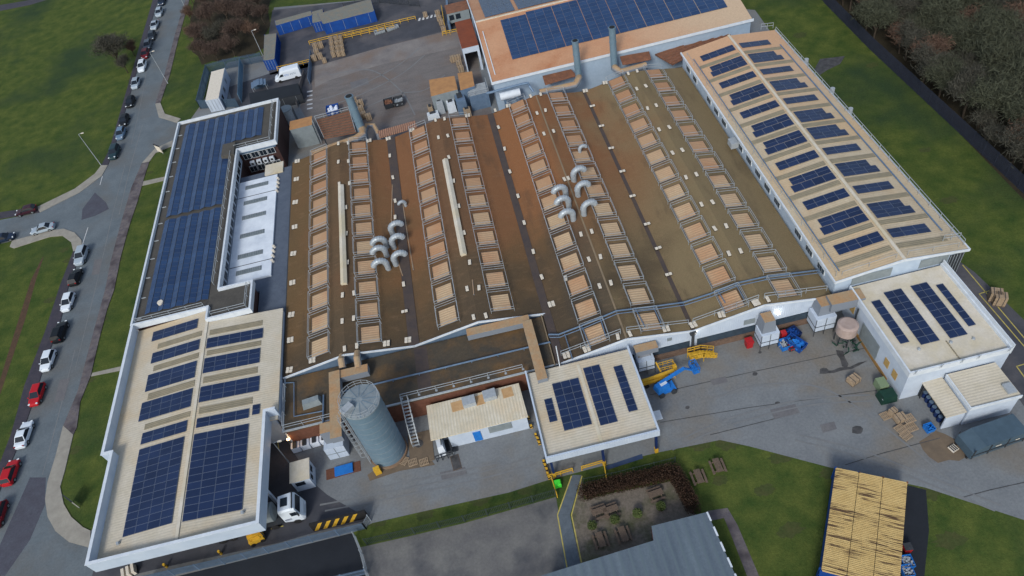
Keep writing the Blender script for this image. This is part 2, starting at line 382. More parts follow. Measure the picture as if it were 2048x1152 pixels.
pv = pv_material(); pv_b = pv_material('solar_module_blue', (24,44,78), (46,74,114), .4); pv_edge = mat('solar_frame', srgb(60,66,80), .5, metal=.5)
# ------------------------------------------------------------------ the ground
sheet('ground', [(-1500,-1500),(1500,-1500),(1500,1500),(-1500,1500)], 0, grass)
# left road with its side road
roadL = [(316,-60),(316,0),(228,300),(214,331),(204,352),(160,385),(80,425),(0,440),(-260,505),(-250,560),(0,488),(25,482),(100,462),(128,458),(150,466),(163,480),(166,500),(138,570),(120,650),(92,722),(66,806),(38,890),(8,960),(-60,1152),(-120,1300),
         (400,1300),(174,1094),(138,1084),(112,1063),(96,1034),(91,998),(96,964),(112,912),(127,852),(156,783),(187,666),(211,579),(221,527),(242,447),(263,376),(284,327),(310,298),(346,281),(362,270),(380,240),(354,246),(318,235),(311,208),(328,154),(350,70),(371,0),(385,-60)]
sheet('road', px(roadL), .010, road_m)
sheet('road_patch', px([(163,440),(165,418),(190,385),(212,405),(218,418),(190,432)]), .016, patch_m)
sheet('road_patch', px([(0,1090),(40,1000),(60,955),(92,955),(90,1010),(60,1080),(10,1152),(-40,1152)]), .016, patch_m)
def raised(name, pts, h, m):
    mb = MB(); mb.prism(px(pts), -.02, h, 0); return tag(mb.build(name, m), kind='structure')
raised('pavement', [(306,0),(316,0),(228,300),(216,331),(203,331),(219,300)], .1, wetpath)
raised('pavement', [(316,-60),(306,-60),(306,0),(316,0)], .1, wetpath)
raised('pavement', [(203,331),(216,331),(204,352),(160,385),(80,425),(74,415),(150,378),(190,348)], .11, pave_m)
raised('pavement', [(80,425),(0,438),(-200,488),(-200,476),(0,425),(74,415)], .1, wetpath)
raised('pavement', [(20,494),(25,482),(100,462),(128,458),(150,466),(163,480),(166,500),(147,503),(143,485),(125,472),(100,474),(28,497)], .11, pave_m)
raised('pavement', [(147,503),(164,503),(138,570),(120,650),(92,722),(66,806),(38,890),(8,960),(-60,1152),(-80,1130),(-3,935),(23,868),(50,770),(90,665),(121,570)], .1, wetpath)
raised('pavement', [(284,327),(299,324),(288,358),(276,402),(260,449),(242,514),(229,579),(214,622),(198,682),(182,752),(161,804),(154,856),(147,870),(127,852),(156,783),(187,666),(211,579),(221,527),(242,447),(263,376)], .1, pave_dk)
raised('pavement', [(127,852),(147,870),(130,943),(121,974),(128,1008),(143,1034),(167,1055),(182,1062),(180,1098),(174,1094),(138,1084),(112,1063),(96,1034),(91,998),(96,964),(112,912)], .11, pave_m)
raised('pavement', [(284,327),(310,298),(346,281),(346,292),(312,306),(299,324)], .11, pave_m)
raised('pavement', [(371,0),(350,70),(328,154),(311,208),(321,206),(340,150),(358,75),(379,0),(385,-60),(378,-60)], .1, pave_dk)
raised('pavement', [(311,208),(321,206),(330,228),(362,238),(354,246),(318,235)], .11, pave_m)
raised('path', [(286,363),(345,350),(343,358),(284,372)], .04, pave_m)
raised('path', [(185,746),(250,731),(248,740),(182,753)], .04, pave_m)
for a, b in (((176,455),(160,505)), ((205,352),(200,370))):
    p, q = at(*a), at(*b); d = (q-p).normalized(); r = Vector((-d.y,d.x,0))*.07
    sheet('road_marking', [tuple((p+r)[:2]),tuple((q+r)[:2]),tuple((q-r)[:2]),tuple((p-r)[:2])], .02, white_line)
sheet('bare_soil', px([(82,520),(88,512),(72,560),(50,640),(20,730),(0,790),(-6,780),(12,720),(40,630),(62,560)]), .008, soil)
sheet('bare_soil', px([(1640,118),(1690,112),(1680,128),(1655,140),(1640,150),(1628,140)]), .008, stain_m)
# the whole works yard
sheet('yard', px([(182,1062),(200,1040),(250,700),(330,350),(346,281),(362,270),(380,240),(398,215),(455,125),(530,110),(548,15),(770,-4),(940,-30),(1510,20),(1560,90),(1915,520),(1950,545),(2110,700),(2200,900),(2200,1080),(2048,1040),(1850,975),(1660,935),(1500,893),(1440,880),(1316,905),(1200,933),(1090,962),(1018,985),(850,1022),(745,1046),(705,1066),(640,1180),(100,1300),(-10,1300),(60,1140)]), .006, yard_m)
sheet('tarmac_area', px([(625,135),(760,95),(935,50),(985,230),(860,262),(720,300),(640,290),(600,215)]), .010, topyard_m)
sheet('tarmac_area', px([(545,20),(770,-4),(935,-20),(960,60),(880,65),(760,95),(640,130),(540,150),(530,115)]), .012, dark_tar)
sheet('tarmac_area', px([(455,175),(560,140),(622,125),(625,185),(600,205),(470,215)]), .012, dark_tar)
sheet('concrete_strip', px([(627,132),(640,130),(760,95),(930,56),(935,90),(760,130),(660,160),(630,175)]), .018, conc_m)
sheet('tarmac_area', px([(1915,520),(1950,545),(2110,700),(2200,900),(2060,830),(1900,600)]), .012, dark_tar)
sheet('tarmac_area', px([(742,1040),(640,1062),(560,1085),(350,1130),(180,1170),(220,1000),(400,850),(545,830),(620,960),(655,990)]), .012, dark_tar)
sheet('dark_yard', px([(705,1066),(600,1092),(480,1122),(300,1166),(360,1260),(760,1260),(735,1140)]), .02, near_black)  # flat near-black sheet at ground level, darker than the other yard surfaces
sheet('old_car_park', px([(706,1098),(830,1070),(930,1046),(1112,994),(1118,1030),(1128,1080),(1150,1180),(740,1180)]), .010, lot_m)
sheet('path', px([(1145,950),(1163,950),(1140,1030),(1165,1150),(1170,1180),(1135,1180),(1115,1030)]), .022, mat('w_path', srgb(96,106,116), .7, srgb(80,90,100), 1.2, .5, fine=.4))
sheet('gravel_patio', px([(1163,952),(1168,1000),(1230,985),(1345,962),(1388,1025),(1420,1060),(1300,1200),(1168,1200),(1160,1130),(1142,1030)]), .014, gravel)
sheet('path', px([(-60,36),(0,22),(60,10),(120,-8),(120,-16),(60,0),(0,10),(-60,22)]), .012, wetpath)
sheet('path', px([(1415,1022),(1455,1016),(1475,1050),(1530,1180),(1505,1180),(1462,1070),(1448,1036),(1420,1042)]), .02, pave_dk)
sheet('concrete_pad', px([(1806,968),(1852,980),(1858,1060),(1846,1180),(1796,1180)]), .012, near_black)
sheet('woodland_floor', px([(1640,-20),(1700,-40),(2400,-200),(2700,500),(2048,400)]), .012, grass_dk)
sheet('woodland_floor', px([(382,30),(392,-10),(388,-60),(540,-60),(544,-10),(536,20),(541,50),(530,70),(534,92),(515,104),(495,116),(470,112),(450,124),(425,122),(404,130),(396,112),(384,104),(388,70),(379,55)]), .012, grass_dk)
def line(a, b, w, m, z=.03, name='painted_line'):
    p, q = at(*a), at(*b); d = (q-p).normalized(); r = Vector((-d.y,d.x,0))*w/2
    return sheet(name, [tuple((p+r)[:2]),tuple((q+r)[:2]),tuple((q-r)[:2]),tuple((p-r)[:2])], z, m)
for a, b in (((1143,952),(1115,1030)),((1115,1030),(1134,1135)),((1164,952),(1143,1030)),((1143,1030),(1163,1125)),
             ((1925,530),(2060,690)),((1958,588),(1984,580)),((1958,588),(2050,695)),((2033,733),(2060,725)),((2033,733),(2060,770)),
             ((542,1058),(567,1052)),((554,872),(558,900)),((1158,770),(1170,766))):
    line(a, b, .14, yellow_line)
for k in range(5): line((614,184+k*8.5),(625,182+k*8.5), .5, white_line)
for k in range(5): line((838+k*8,42-k*2),(840+k*8,36-k*2), .5, white_line)
for pts in ([(1300,790),(1500,745),(1760,690)],[(1320,845),(1500,815),(1760,780)],[(1690,930),(1760,908),(1880,876)],[(1925,995),(1980,980),(2070,960)],[(1420,870),(1560,835)]):
    for a, b in zip(pts[:-1], pts[1:]): line(a, b, .09, stain_m, .026, 'concrete_joint')
for (x, y, r) in ((1648,742,.6),(1510,748,.35),(1715,860,.7),(1555,807,.35),(1375,815,.3),(1520,705,.25)):
    c = at(x, y); sheet('oil_stain', [(c.x+r*math.cos(t*.7)*(1+.25*math.sin(t*3)), c.y+r*math.sin(t*.7)*.8) for t in range(9)], .024, stain_m)
sheet('oil_stain', px([(1672,700),(1686,702),(1690,716),(1697,728),(1694,736),(1684,733),(1680,718),(1674,710)]), .024, stain_m)
sheet('oil_stain', px([(1638,748),(1650,742),(1665,741),(1680,735),(1700,734),(1716,726),(1734,722),(1718,731),(1704,738),(1684,741),(1668,746),(1652,747)]), .028, stain_m)
sheet('rusty_spill', px([(1838,884),(1856,872),(1872,862),(1890,868),(1912,880),(1926,896),(1936,912),(1918,922),(1898,920),(1876,926),(1858,914),(1846,900)]), .024, rust_soil)
sheet('rusty_spill', px([(735,950),(770,925),(860,915),(870,930),(800,942),(740,962)]), .024, rust_soil)
# ------------------------------------------------------------------ shared makers
def patch_pv(mb, x0, x1, y0, y1, zf, nx=None, ny=None, mw_=1.66, mh=1.0, lift=.12):
    """solar modules filling x0..x1, y0..y1 on the roof height function zf(x)"""
    nx = nx or max(1, round((x1-x0)/mw_)); ny = ny or max(1, round((y1-y0)/mh))
    g = .02
    for i in range(nx):
        for j in range(ny):
            a = x0+(x1-x0)*i/nx+g; b = x0+(x1-x0)*(i+1)/nx-g; c = y0+(y1-y0)*j/ny+g; d = y0+(y1-y0)*(j+1)/ny-g
            za, zb = zf(a)+lift, zf(b)+lift; o = len(mb.v); t = .04
            mb.v += [(a,c,za-t),(b,c,zb-t),(b,d,zb-t),(a,d,za-t),(a,c,za),(b,c,zb),(b,d,zb),(a,d,za)]
            mb.uv[len(mb.f)] = [(i,j),(i+1,j),(i+1,j+1),(i,j+1)]
            mb.f.append((o+4,o+5,o+6,o+7)); mb.m.append(0)
            for f in ((0,1,5,4),(1,2,6,5),(2,3,7,6),(3,0,4,7)): mb.f.append(tuple(o+q for q in f)); mb.m.append(1)
def guard(mb, pts, h=1.05, r=.028, sp=2.4, rails=(1.0,.52), foot=False):
    """tube guard rail along pts (closed if first == last)"""
    pts = [Vector(p) for p in pts]
    for a, b in zip(pts[:-1], pts[1:]):
        n = max(1, round((b-a).length/sp))
        for k in range(0 if a == pts[0] and pts[0] != pts[-1] else 1, n+1):
            p = a.lerp(b, k/n); mb.bar(p, p+Vector((0,0,h)), r*2)
            if foot: mb.obox(p, .3, .3, .05)
        for q in rails: mb.bar(a+Vector((0,0,h*q)), b+Vector((0,0,h*q)), r*2)
    return mb
def parapet(mb, pts, z0, z1, t=.25, closed=False, mi=0):
    """thin mitred upstand along plan points"""
    P = [Vector((p[0],p[1],0)) for p in pts]; n = len(P); A = []; B = []
    for i in range(n):
        d0 = (P[i]-P[i-1]).normalized() if (closed or i > 0) else None
        d1 = (P[(i+1)%n]-P[i]).normalized() if (closed or i < n-1) else None
        d0 = d0 or d1; d1 = d1 or d0
        n0 = Vector((-d0.y,d0.x,0)); n1 = Vector((-d1.y,d1.x,0)); m_ = (n0+n1).normalized(); k = t/2/max(.3, m_.dot(n0))
        A.append(P[i]+m_*k); B.append(P[i]-m_*k)
    vs = [(q.x,q.y,z) for i in range(n) for q, z in ((A[i],z0),(B[i],z0),(B[i],z1),(A[i],z1))]; fs = []
    for i in range(n if closed else n-1):
        a, b = i*4, ((i+1)%n)*4
        for k in range(4): fs.append((a+k, a+(k+1)%4, b+(k+1)%4, b+k))
    if not closed: fs += [(3,2,1,0), (n*4-4,n*4-3,n*4-2,n*4-1)]
    mb.add(vs, fs, mi); return mb
# ------------------------------------------------------------------ the factory
fac = thing('factory', (3.7,85,0), 'huge brown and rust felted factory with four ridged bays, rows of rooflights and exhaust ducts', 'factory')
def zback(y): return y
YB = 114.3; YF = [64.6, 64.6, 55.8, 55.8]
rf = MB()
for i in range(4):
    a, b = VX[i], VX[i+1]; m = (a+b)/2; yf = YF[i]
    for (p, zp, q, zq) in ((a,4.5,m,6.25),(m,6.25,b,4.5)):
        rf.add([(p,yf,zp),(q,yf,zq),(q,YB,zq),(p,YB,zp),(p,yf,zp-.25),(q,yf,zq-.25),(q,YB,zq-.25),(p,YB,zp-.25)],
               [(0,1,2,3),(7,6,5,4),(0,4,5,1),(2,6,7,3)] + ([(3,7,4,0)] if p == VX[0] else []) + ([(1,5,6,2)] if q == VX[4] else []))
roof = rf.build('roof', roof_fac, fac)
fw = MB()
fw.box(VX[0]+.1,VX[0]+.4,56.2,YB-.1,0,4.2); fw.box(VX[0]+.4,VX[4],YB-.4,YB-.1,0,4.24)
fb = MB()   # gable walls
for i in range(4):
    a, b = VX[i], VX[i+1]; m = (a+b)/2; yf = YF[i]
    z0 = 4.0 if i < 2 else 2.4
    t = fw if i >= 2 else fb
    t.add([(a,yf+.12,z0),(b,yf+.12,z0),(b,yf+.12,4.24),(m,yf+.12,5.99),(a,yf+.12,4.24)], [(0,1,2,3,4)])
    t = fw; t.add([(a,YB-.1,4.2),(b,YB-.1,4.2),(m,YB-.1,5.98)], [(0,2,1)])
fw.box(4.2,40.8,56.0,56.1,1.0,2.4)
fw.build('wall', white_rib, fac)
fb.build('gable_cladding', galv_b, fac)
lowb = MB(); lowb.box(4.4,40.7,55.7,56.3,0,1.0); lowb.build('brick_base', brownbrick, fac)
trim = MB()
for i in range(4):
    a, b = VX[i], VX[i+1]; m = (a+b)/2; yf = YF[i]
    trim = MB(); trim.bar((a,yf-.03,4.47),(m,yf-.03,6.22),.14,.3); trim.bar((m,yf-.03,6.22),(b,yf-.03,4.47),.14,.3)
    trim.build('verge_trim', trim_w, fac)
# gutters and ridge lines
gt = MB()
gt.box(VX[1]-.75,VX[1]+.75,64.7,YB,4.50,4.72); gt.box(VX[2]-.55,VX[2]+.55,55.9,YB,4.50,4.67); gt.box(VX[3]-.28,VX[3]+.28,55.9,YB,4.45,4.59)
gt.build('valley_gutter', gutter_m, fac)
rg = MB(); rg.box((VX[2]+VX[3])/2-.12,(VX[2]+VX[3])/2+.12,55.9,YB,6.2,6.28); rg.box(VX[2]-.9,VX[2]-.75,55.8,64.6,4.3,4.6)
rg.build('ridge_flashing', mat('ridge_tan', srgb(138,120,96), .8, srgb(110,100,86), .5, .5), fac)
lf = MB(); lf.box(VX[0]-.15,VX[0],64.5,YB,4.15,4.5); lf.build('edge_gutter', dark, fac)
# rooflights: a corrugated sheet on a kerb with its own guard rail
cols = [(-27.7,11),(-20.4,11),(-8.9,11),(-1.9,11),(9.45,13),(16.6,13),(27.4,13),(35.2,13)]
kerb_m = mat('rooflight_kerb', srgb(72,64,58), .8, srgb(88,76,64), 1, .5)
def colx(x, y): return atr(x, y).x
cols = [(colx(640,478),11),(colx(728,456),11),(colx(868,458),11),(colx(972,475),11),(colx(1113,443),13),(colx(1221,456),13),(colx(1366,419),13),(colx(1484,439),13)]
for ci, (cx_, n) in enumerate(cols):
    y0, y1 = (112.4, 67.6) if n == 11 else (113.0-(.3 if ci > 5 else 0), 58.2)
    for k in range(n):
        cy = y0+(y1-y0)*k/(n-1); zc = fz(cx_); sgn = (fz(cx_+.5)-fz(cx_-.5))
        hw, hl = 1.22, 1.38
        g = MB()
        xs = (cx_-hw, cx_+hw); zz = [fz(x)+.16 for x in xs]
        g.add([(xs[0],cy-hl,zz[0]),(xs[1],cy-hl,zz[1]),(xs[1],cy+hl,zz[1]),(xs[0],cy+hl,zz[0]),
               (xs[0],cy-hl,zz[0]-.2),(xs[1],cy-hl,zz[1]-.2),(xs[1],cy+hl,zz[1]-.2),(xs[0],cy+hl,zz[0]-.2)],
              [(0,1,2,3),(0,4,5,1),(1,5,6,2),(2,6,7,3),(3,7,4,0)])
        ro = g.build('rooflight', skyl_m, fac)
        gr = MB(); a, b, c, d = cx_-hw-.38, cx_+hw+.38, cy-hl-.42, cy+hl+.42
        P = [(a,c,fz(a)),(b,c,fz(b)),(b,d,fz(b)),(a,d,fz(a)),(a,c,fz(a))]
        guard(gr, P, 1.0, .024, 3.2)
        gr.build('guard_rail', galv, ro)
        kb = MB()
        for (u0,u1,v0,v1) in ((a+.22,a+.34,c+.25,d-.25),(b-.34,b-.22,c+.25,d-.25),(a+.34,b-.34,c+.25,c+.37),(a+.34,b-.34,d-.37,d-.25)):
            kb.add([(u0,v0,fz(u0)+.1),(u1,v0,fz(u1)+.1),(u1,v1,fz(u1)+.1),(u0,v1,fz(u0)+.1),(u0,v0,fz(u0)-.02),(u1,v0,fz(u1)-.02),(u1,v1,fz(u1)-.02),(u0,v1,fz(u0)-.02)],
                   [(0,1,2,3),(0,4,5,1),(1,5,6,2),(2,6,7,3),(3,7,4,0)])
        kb.build('kerb', kerb_m, ro)
# ridge vents
for (a, b) in (((684,374),(688,570)),((892,322),(927,512))):
    p, q = atr(*a), atr(*b); x = (p.x+q.x)/2
    v = MB(); v.prism([(x-.42,q.y),(x+.42,q.y),(x+.42,p.y),(x-.42,p.y)], fz(x)-.1, fz(x)+.35); v.add([(x-.5,q.y-.1,fz(x)+.35),(x+.5,q.y-.1,fz(x)+.35),(x+.5,p.y+.1,fz(x)+.35),(x-.5,p.y+.1,fz(x)+.35),(x,q.y-.1,fz(x)+.6),(x,p.y+.1,fz(x)+.6)],
        [(0,4,5,3),(1,2,5,4),(0,1,4),(2,3,5)])
    v.build('ridge_vent', smooth_cream, fac)
# gooseneck exhausts: (base px, side, scale)
for (x, y, sgn, s) in ((812,412,-1,.55),(786,470,1,1),(788,496,1,1),(792,530,1,1),(774,494,-1,1),(774,512,-1,1),(777,538,-1,1),
                       (1148,362,1,1),(1156,392,1,1),(1168,430,1,1),(1132,392,-1,1),(1138,414,-1,1),(1147,440,-1,1),(1160,306,1,.6)):
    p = atr(x, y); zb = p.z-.1; s *= .88; r = .5*s; R = 1.1*s; pts = [(p.x,p.y,zb),(p.x,p.y,zb+1.5*s)]
    A = 9
    for k in range(1, A+1):
        t = math.radians(165)*k/A
        pts.append((p.x+sgn*R*(1-math.cos(t)), p.y+.12*sgn*R*(1-math.cos(t)), zb+1.5*s+R*math.sin(t)))
    e = MB(); e.tube(pts, r, 14)
    o = e.build('exhaust_duct', duct_m, fac, smooth=False)
    bnd = MB()
    for k in range(1, len(pts)-1, 1):
        a = Vector(pts[k]); d = (Vector(pts[k+1])-Vector(pts[k-1])).normalized(); bnd.tube([a-d*.04, a+d*.04], r+.045, 14)
    bnd.build('joint_band', galv, o)
    mo = MB(); a = Vector(pts[-1]); d = (a-Vector(pts[-2])).normalized(); mo.tube([a+d*.003, a+d*.01], r*.86, 14); mo.build('duct_mouth', dark, o)
# tapering felt patches and cable ridges
cr = MB()
for pts in ([(785,370),(783,440),(795,520),(808,560)],[(805,400),(815,470),(827,540)],[(945,560),(948,590)]):
    w = [atr(*q) for q in pts]; cr.tube([v+Vector((0,0,.04)) for v in w], .09, 6)
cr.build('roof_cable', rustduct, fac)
# blue-grey pipes over the roofs
pp = MB()
def roofpts(lst, dz=.45): return [atr(*q)+Vector((0,0,dz)) for q in lst]
run = roofpts([(1098,673),(1118,673),(1165,655),(1233,626),(1308,617),(1367,609),(1420,592),(1471,571),(1530,558),(1642,544)])
pp.tube(run, .11, 8); 
run2 = [v+Vector((0,-.5,0)) for v in run]; pp.tube(run2, .06, 6)
for a, b in (((1130,672),(1146,722)),((1164,657),(1182,700)),((1201,640),(1212,676)),((1270,620),(1290,658)),((1306,616),(1322,650)),((1434,584),(1450,610)),((1471,572),(1488,603))):
    pp.tube(roofpts([a, b]), .07, 6)
for v in run: pp.bar(v, v-Vector((0,0,.45)), .08)
pp.build('roof_pipe', galv_b, fac)
gd = MB()
for x0, x1 in ((4.5,12.6),(13.4,21.7),(22.3,31.0),(31.8,40.4)):
    guard(gd, [(x0,56.9,fz(x0)),(x1,56.9,fz(x1))], 1.05, .03, 2.6)
gd.build('edge_guard_rail', galv, fac)
# bay-three/four front details
fd = MB()
for (x0,x1,z0,z1) in ((13.2,21.6,1.02,2.35),(22.6,31.0,1.02,2.35),(31.6,40.0,1.02,2.35)): fd.box(x0,x1,55.9,55.96,z0,z1)
fd.build('low_window', glass_w, fac)
wn = MB(); wn.box(28.9,30.4,55.8,55.97,3.0,3.9); wn.box(18.5,19.1,55.8,55.97,3.6,4.1); wn.build('louvre_window', grey_pan, fac)
dp = MB(); dp.bar((21.9,55.6,.1),(21.9,55.6,4.5),.3,.3); dp.box(21.5,22.3,55.45,55.85,4.0,4.55); dp.build('downpipe', dark, fac)
# roof stacks behind the bays
def stack(xb, yb, ztop, zb, r, m=silo_m):
    b = at(xb, yb, zb); s = MB(); s.tube([(b.x,b.y,zb),(b.x,b.y,ztop)], [r*1.05, r], 20)
    for z in (zb+(ztop-zb)*.33, zb+(ztop-zb)*.66, ztop-.1): s.tube([(b.x,b.y,z-.06),(b.x,b.y,z+.06)], r*1.12, 20)
    o = s.build('chimney_stack', m, fac, smooth=False)
    t = MB(); t.tube([(b.x,b.y,ztop+.01),(b.x,b.y,ztop+.03)], r*.84, 20); t.build('flue_mouth', black, o); return b
s1 = stack(1158,158,12.6,4.6,.6); s2 = stack(1229,138,13.2,4.6,.62); s3 = stack(724,262,12.0,4.2,.75)
rd = MB()
for (s, dx) in ((s1,-8.0),(s2,5.5)):
    z = 5.2; pts = [(s.x+dx,s.y-2.2,z),(s.x+dx*.3,s.y-2.4,z)]
    for k in range(7): t = math.pi/2*k/6; pts.append((s.x-.2+(.8*math.cos(t)-.8)*(-1 if dx>0 else 1)*0+dx*.12*(1-k/6), s.y-2.4+1.2*(k/6), z+.3*math.sin(t)))
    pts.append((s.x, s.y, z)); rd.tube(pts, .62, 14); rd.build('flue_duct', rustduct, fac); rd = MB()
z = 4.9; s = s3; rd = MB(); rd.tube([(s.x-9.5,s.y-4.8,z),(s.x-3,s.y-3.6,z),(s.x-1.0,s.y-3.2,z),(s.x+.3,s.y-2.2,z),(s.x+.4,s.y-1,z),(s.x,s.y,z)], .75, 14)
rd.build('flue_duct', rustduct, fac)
# plant decks by the stacks
def deck(name, tl, tr, br, bl, z, m, lo=0.4, label=None, parent=None, ribs=0):
    P = [at(*q, z) for q in (tl, tr, br, bl)]; mb = MB(); mb.prism([tuple(p[:2]) for p in P], z-lo, z)
    for k in range(ribs):
        t = (k+.5)/ribs; a = P[0].lerp(P[3], t); b = P[1].lerp(P[2], t); mb.bar(a+Vector((0,0,.08)), b+Vector((0,0,.08)), .12, .14)
    return mb.build(name, m, parent)
deck('plant_deck', (1085,152),(1142,139),(1152,150),(1090,168), 5.6, rust_m, .3, parent=fac, ribs=6)
deck('plant_deck', (1240,113),(1298,103),(1302,117),(1245,128), 5.6, rust_m, .3, parent=fac, ribs=6)
deck('lean_to_roof', (755,262),(830,241),(834,253),(759,275), 3.9, mat('w_pink_sheet', srgb(166,128,108), .7, srgb(150,112,92), 2, .5, rib=(0,.4,.05), ribc=srgb(110,84,74)), .25, parent=fac)
deck('lean_to_roof', (1310,108),(1452,60),(1462,68),(1345,128), 4.4, rust_m, .3, parent=fac, ribs=5)
# ------------------------------------------------------------------ flat front roof (its own low building)
fl = thing('front_annexe', (-15,60,0), 'low flat-roofed brown annexe in front of the two left factory bays', 'annexe')
m = MB(); m.box(-33.2,4.1,55.9,64.5,3.9,4.3); m.build('roof', flat_m, fl)
m = MB(); m.box(-33.0,4.0,56.1,64.4,0,3.9); m.build('wall', redbrick, fl)
m = MB(); parapet(m, [(-33.2,64.4),(-33.2,55.9),(4.1,55.9)], 4.22, 4.42, .22); m.build('edge_trim', galv, fl)
m = MB(); m.box(VX[1]-.2,VX[1]+1.6,57,64.4,4.29,4.31); m.build('felt_patch', gutter_m, fl)
m = MB(); guard(m, [(-33,63,4.3),(-33,56.2,4.3),(-25.4,56.2,4.3)], 1.05, .03, 2.6); guard(m, [(-17.2,56.5,4.3),(-.8,56.5,4.3)], 1.05, .03, 2.3, foot=True); m.build('guard_rail', galv, fl)
m = MB(); a = at(680,785,4.7); b = at(1100,684,4.7); m.tube([a, b], .12, 8)
for k in range(9): q = a.lerp(b, k/8); m.bar(q, (q.x,q.y,4.3), .1)
a = at(568,766,4.6); m.tube([a, at(588,765,4.6), at(588,833,4.6), at(646,822,4.6)], .08, 6)
m.tube([at(647,790,4.6),at(646,855,4.6)], .12, 6); m.build('roof_pipe', galv_b, fl)
# ducts on this roof
du = MB()
def ductbox(mb, p0, p1, w, z0, z1): 
    mb.bar(Vector((p0.x,p0.y,(z0+z1)/2)), Vector((p1.x,p1.y,(z0+z1)/2)), w, z1-z0)
a = at(668,742,6); b = at(672,875,6); ductbox(du, a, Vector((a.x+.1,b.y,6)), 1.5, 4.9, 6.0)
a2 = at(680,748,5.8); b2 = at(735,735,5.8); ductbox(du, a2, b2, 1.3, 4.7, 5.8)
for qx in (684, 716):
    a = at(qx,733,5.8); c = Vector((a.x, 64.9, 6.0)); du.tube([a-Vector((0,0,.3)), a.lerp(c,.5)+Vector((0,0,.15)), c-Vector((0,0,.3))], .5, 12)
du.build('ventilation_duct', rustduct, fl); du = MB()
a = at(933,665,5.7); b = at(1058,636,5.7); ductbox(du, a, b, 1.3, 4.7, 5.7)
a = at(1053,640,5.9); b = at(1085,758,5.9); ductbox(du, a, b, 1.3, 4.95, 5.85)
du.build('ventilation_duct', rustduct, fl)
m = MB(); c = at(625,807,4.3); m.obox(c, 2.6, 1.3, .9, .1, 0, .85, .6); m.build('air_handling_unit', grey_pan, fl)
m = MB()
for x in (-17.2,-16.3): guard(m, [(x,56.2,4.3),(x,53.6,2.2),(x,51.6,0.1)], 1.0, .03, 1.2)
for k in range(14): t = k/13; m.bar((-17.2,56-4.2*t,4.3-4.2*t),(-16.3,56-4.2*t,4.3-4.2*t), .22, .04)
m.build('access_stair', galv, fl)
# ------------------------------------------------------------------ office block on the left
of = thing('office_block', (-48,105,0), 'long two-storey office block with dark flat roof covered by blue solar panels beside the road', 'office block')
OP = [(-56.4,79.7),(-44.6,79.7),(-44.6,77.2),(-38.0,77.2),(-38.0,83.0),(-43.3,83.0),(-43.3,119.3),(-36.0,119.3),(-36.0,133.6),(-56.4,133.6)]
m = MB(); m.prism(OP, 6.2, 6.45); m.build('roof', off_roof, of)
m = MB(); m.prism([(-56.2,79.9),(-44.8,79.9),(-44.8,77.4),(-38.2,77.4),(-38.2,82.8),(-43.5,82.8),(-43.5,119.5),(-36.2,119.5),(-36.2,133.4),(-56.2,133.4)], 0, 6.2); m.build('wall', brick, of)
m = MB(); parapet(m, OP, 6.0, 7.0, .3, closed=True); m.build('parapet', trim_w, of)
# tented solar rows
def tent_row(x0, x1, y0, y1, parent, zb=6.55):
    mb = MB(); n = max(1, round((y1-y0)/1.04)); xm = (x0+x1)/2
    for side in (0, 1):
        a, b = (x0, xm-.03) if side == 0 else (xm+.03, x1)
        zf_ = (lambda x: zb+(x-x0)*.27) if side == 0 else (lambda x: zb+(x1-x)*.27)
        patch_pv(mb, a, b, y0, y1, zf_, nx=1, ny=n, lift=0)
    return mb.build('solar_array', [pv_b, pv_edge], parent)
x = -54.9
for k in range(5):
    tent_row(x, x+1.95, 81.6, 103.4, of)
    y1 = 132.4 if k < 5 else 132.4
    tent_row(x, x+1.95, 104.3, 132.4, of); x += 2.0
for k in range(3):
    tent_row(x, x+1.95, 122.6, 132.4, of); x += 2.0
m = MB(); m.box(-46.0,-43.6,117.5,121.4,6.45,7.3); m.build('plant_box', off_roof, of)
m = MB(); guard(m, [(-55.9,80.3,6.45),(-45.4,80.3,6.45)], 1.0, .03, 2.4); guard(m, [(-44.3,84.5,6.45),(-44.3,118.6,6.45)], 1.0, .03, 2.6)
guard(m, [(-43.8,120,6.45),(-37,120,6.45),(-37,132.8,6.45)], 1.0, .03, 2.4); guard(m, [(-44,78,6.45),(-38.7,78,6.45),(-38.7,82.4,6.45)], 1.0, .03, 2.4)
m.build('guard_rail', galv, of)
m = MB(); c = at(323,608,6.45); m.tube([c, c+Vector((0,0,.5))], .45, 14); m.build('roof_cowl', slab_m, of)
m = MB()
for k in range(12): m.box(-56.05,-55.3,81+k*4.4,81.08+k*4.4,6.45,6.6)
m.build('roof_bracket', galv, of)
# courtyard side: windows in the south face of the upper arm
for z0 in (1.2, 4.2):
    for k in range(4):
        x = -42.9+k*1.55
        f = MB(); f.box(x,x+1.4,119.33,119.49,z0,z0+1.3); fo = f.build('window', frame_w, of)
        g = MB()
        for q in range(2): g.box(x+.08+q*.65,x+.67+q*.65,119.29,119.325,z0+.1,z0+1.2)
        g.build('pane', glass_d, fo)
m = MB(); m.box(-43.2,-36.3,119.2,119.45,5.6,6.0); m.build('fascia', galv_b, of)
m = MB(); m.box(-43.5,-43.44,83.2,119.3,4.1,6.15); m.build('cladding', white_m, of)
for k in range(16):
    y = 84.5+k*2.1
    f = MB(); f.box(-43.43,-43.36,y,y+1.8,4.6,5.9); fo = f.build('window', frame_w, of)
    g = MB()
    for q in range(2): g.box(-43.355,-43.33,y+.1+q*.85,y+.85+q*.85,4.7,5.8)
    g.build('pane', glass_d, fo)
